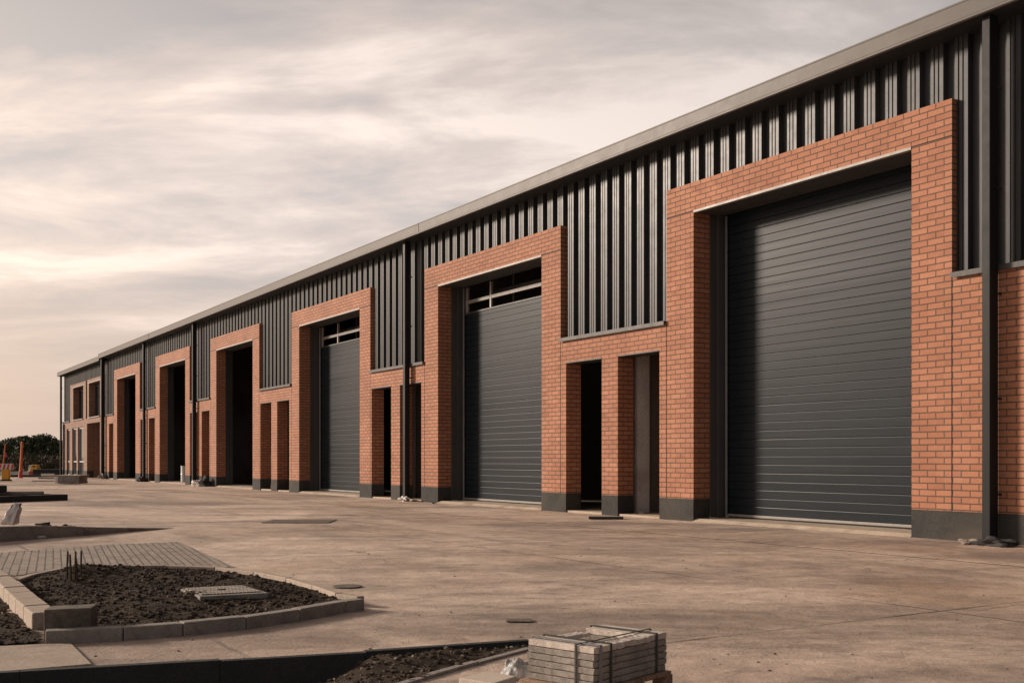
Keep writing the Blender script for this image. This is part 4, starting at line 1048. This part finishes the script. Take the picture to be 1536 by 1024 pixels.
# ================================================================== trees and scrub
def leaves(m, c, r, n, size):
    for _ in range(n):
        th, ph = random.uniform(0, 2 * PI), math.acos(random.uniform(-1, 1)); k = random.random() ** .4
        p = Vector((c[0] + r[0] * k * math.sin(ph) * math.cos(th), c[1] + r[1] * k * math.sin(ph) * math.sin(th), c[2] + r[2] * k * math.cos(ph)))
        a = Vector((random.gauss(0, 1), random.gauss(0, 1), random.gauss(0, 1))).normalized(); b = a.orthogonal().normalized(); b = (Matrix.Rotation(random.uniform(0, 6.3), 3, a) @ b); c2 = a.cross(b)
        s = size * random.uniform(.5, 1.3)
        m.quad(p - b * s - c2 * s * .5, p + b * s * .3 - c2 * s * .7, p + b * s, p + c2 * s * .6)
def tree(x, y, h, w_, label, seed, mat='foliage', group='trees beyond the yard'):
    random.seed(seed)
    t = empty('tree', (x, y, 0), label=label, cat='tree', group=group)
    m = MB(); m.tube([(0, 0, 0), (.1, 0, h * .3), (.0, .1, h * .75)], [h * .035, h * .025, h * .008], 8)
    for k in range(6):
        a = k * 1.05 + seed; z = h * (.25 + .07 * k)
        m.tube([(0.05, 0, z), (math.cos(a) * w_ * .3, math.sin(a) * w_ * .3, z + h * .14), (math.cos(a) * w_ * .45, math.sin(a) * w_ * .45, z + h * .25)], [h * .014, h * .009, h * .003], 6)
    m.build('trunk', 'bark', t)
    m = MB()
    for k in range(52):
        a = random.uniform(0, 6.3); rr_ = w_ * .5 * math.sqrt(random.random()); zz = h * random.uniform(.10, .88)
        rr_ *= math.sqrt(max(.05, 1 - ((zz / h - .38) / .56) ** 2))
        cr = random.uniform(.10, .19) * h
        leaves(m, (math.cos(a) * rr_, math.sin(a) * rr_, zz), (cr * 1.2, cr * 1.2, cr * .75), 110, h * .036)
    m.build('crown', mat, t)
tops = [(-240, 660), (-205, 655), (-170, 658), (-135, 661), (-100, 656), (-66, 652), (-34, 656), (-6, 660), (16, 657), (37, 652), (56, 648.5), (74, 652), (90, 658), (108, 661), (126, 660)]
tn = ['broad', 'rounded', 'low', 'bushy', 'dense', 'tall', 'spreading', 'ragged', 'low', 'rounded', 'tallest', 'bushy', 'ragged', 'low', 'dense']
vis = 0
for i, (px, ty) in enumerate(tops):
    d = 128 + (i * 37 % 23); hgt = H + (HY - ty) / F * d
    x = (px - CX) / F * d
    if -10 <= px <= 93:
        lab = '%s dark tree, %s from the left in the row beyond the yard' % (tn[i], ORD[vis]); vis += 1
    else: lab = 'dark tree of the far row outside the left edge, %d steps out' % i
    lab = lab if -10 <= px <= 93 else '%s dark tree in the far row, %s' % (tn[i], 'hidden behind the building end' if px > 93 else 'beyond the left edge, ' + ORD[i] + ' along the row')
    tree(x, d, hgt, 5.2, lab, 40 + i)
random.seed(99)
sh = [(-110, 88, 1.7), (-60, 84, 1.5), (-22, 90, 1.8), (8, 86, 1.5), (26, 92, 1.7), (44, 84, 1.4), (60, 90, 1.7), (76, 80, 1.4), (90, 86, 1.6)]
vis = 0
for i, (px, d, hgt) in enumerate(sh):
    x = (px - CX) / F * d
    s = empty('shrub', (x, d, 0), cat='shrub', group='dry shrubs in front of the far trees')
    s['label'] = ('brown dry shrub, %s from the left under the far trees' % ORD[vis]) if px >= 0 else 'brown dry shrub beyond the left edge, %s along the row' % ORD[i]
    if px >= 0: vis += 1
    m = MB()
    for k in range(7): m.tube([(0, 0, 0), (random.uniform(-.5, .5), random.uniform(-.5, .5), hgt * .6), (random.uniform(-.9, .9), random.uniform(-.9, .9), hgt)], [.03, .02, .008], 5)
    m.build('stems', 'bark', s)
    m = MB()
    for k in range(16): leaves(m, (random.uniform(-1.9, 1.9), random.uniform(-.8, .8), hgt * random.uniform(.1, .6)), (.7, .6, hgt * .32), 90, .08)
    m.build('foliage', 'scrub', s)

# ================================================================== light, sky, camera
SUN_AZ, SUN_EL = math.radians(-72), math.radians(18)      # azimuth from the view axis, left is negative
sd = Vector((math.sin(SUN_AZ) * math.cos(SUN_EL), math.cos(SUN_AZ) * math.cos(SUN_EL), math.sin(SUN_EL)))
sun = bpy.data.lights.new('sun', 'SUN'); sun.energy = 4.9; sun.angle = math.radians(9); sun.color = (1.0, 0.84, 0.70)
so = bpy.data.objects.new('sun', sun); COL.objects.link(so); so.rotation_euler = (-sd).to_track_quat('-Z', 'Y').to_euler(); so.location = (-30, 0, 30)

SKY_SHIFT = (37.5, 15.5, 8.5)
wd = bpy.data.worlds.new('World'); scene.world = wd; wd.use_nodes = True
nt = wd.node_tree
for n in list(nt.nodes): nt.nodes.remove(n)
out = nd(nt, 'ShaderNodeOutputWorld')
sky = nd(nt, 'ShaderNodeTexSky', sky_type='NISHITA'); sky.sun_disc = False; sky.sun_elevation = SUN_EL; sky.sun_rotation = SUN_AZ; sky.dust_density = 3.0
bg1 = nd(nt, 'ShaderNodeBackground'); bg1.inputs[1].default_value = 0.10; lk(nt, sky.outputs[0], bg1.inputs[0])
tc = nd(nt, 'ShaderNodeTexCoord')
sp = nd(nt, 'ShaderNodeSeparateXYZ'); lk(nt, tc.outputs['Generated'], sp.inputs[0])
den = math_n(nt, 'ADD', math_n(nt, 'MAXIMUM', sp.outputs[2], 0.0), 0.13)
cb = nd(nt, 'ShaderNodeCombineXYZ')
lk(nt, math_n(nt, 'DIVIDE', sp.outputs[0], den), cb.inputs[0]); lk(nt, math_n(nt, 'DIVIDE', sp.outputs[1], den), cb.inputs[1])
mp_ = nd(nt, 'ShaderNodeMapping'); mp_.inputs['Rotation'].default_value = (0, 0, math.radians(14)); mp_.inputs['Scale'].default_value = (0.62, 1.0, 1); mp_.inputs['Location'].default_value = SKY_SHIFT; lk(nt, cb.outputs[0], mp_.inputs[0])
n1 = noise_n(nt, mp_.outputs[0], 0.95, 5, 0.52, 0.35)
n2 = noise_n(nt, mp_.outputs[0], 2.4, 9, 0.60, 0.35)
cl = math_n(nt, 'ADD', math_n(nt, 'MULTIPLY', n1, 0.5), math_n(nt, 'MULTIPLY', n2, 0.5))
ccol = ramp(nt, cl, [(0.41, (0.455, 0.437, 0.437)), (0.468, (0.565, 0.512, 0.49)), (0.525, (0.69, 0.61, 0.565)), (0.59, (0.91, 0.80, 0.73))])
dt = nd(nt, 'ShaderNodeVectorMath', operation='DOT_PRODUCT'); lk(nt, tc.outputs['Generated'], dt.inputs[0]); dt.inputs[1].default_value = sd
glow = maprange(nt, dt.outputs['Value'], -1.0, 0.95, 0.0, 1.0)
gcol = ramp(nt, glow, [(0.0, (0.06, 0.095, 0.15)), (0.26, (0.11, 0.15, 0.21)), (0.38, (0.60, 0.62, 0.65)), (0.58, (1.03, 1.03, 1.04)), (0.8, (1.34, 1.28, 1.24)), (1.0, (2.1, 1.85, 1.6))])
ccol = mixc(nt, 1.0, ccol, gcol, 'MULTIPLY')
hz = maprange(nt, sp.outputs[2], 0.03, 0.23, 0.95, 0.0, smooth=True)
hcol = mixc(nt, 1.0, (0.50, 0.41, 0.355), gcol, 'MULTIPLY')
ccol = mixc(nt, hz, ccol, hcol)
zen = maprange(nt, sp.outputs[2], 0.22, 0.70, 1.0, 0.30, smooth=True)          # greyer cloud higher up, dimmed overhead to lower the ambient light
ccol = mixc(nt, 1.0, ccol, zen, 'MULTIPLY')
bg2 = nd(nt, 'ShaderNodeBackground'); bg2.inputs[1].default_value = 1.0; lk(nt, ccol, bg2.inputs[0])
mx = nd(nt, 'ShaderNodeMixShader'); mx.inputs[0].default_value = 0.92
lk(nt, bg1.outputs[0], mx.inputs[1]); lk(nt, bg2.outputs[0], mx.inputs[2]); lk(nt, mx.outputs[0], out.inputs[0])

cam = bpy.data.cameras.new('camera'); co = bpy.data.objects.new('camera', cam); COL.objects.link(co); scene.camera = co
co.location = (0, 0, H); co.rotation_euler = (PI / 2, 0, 0)
cam.sensor_width = 36; cam.lens = F / 1536 * 36; cam.shift_y = (HY - 512) / 1536; cam.clip_end = 5000; cam.clip_start = 0.05
scene.view_settings.view_transform = 'Standard'; scene.view_settings.look = 'None'
scene.view_settings.exposure = 0.0; scene.view_settings.gamma = 1.0
scene.cycles.max_bounces = 6; scene.cycles.use_denoising = True
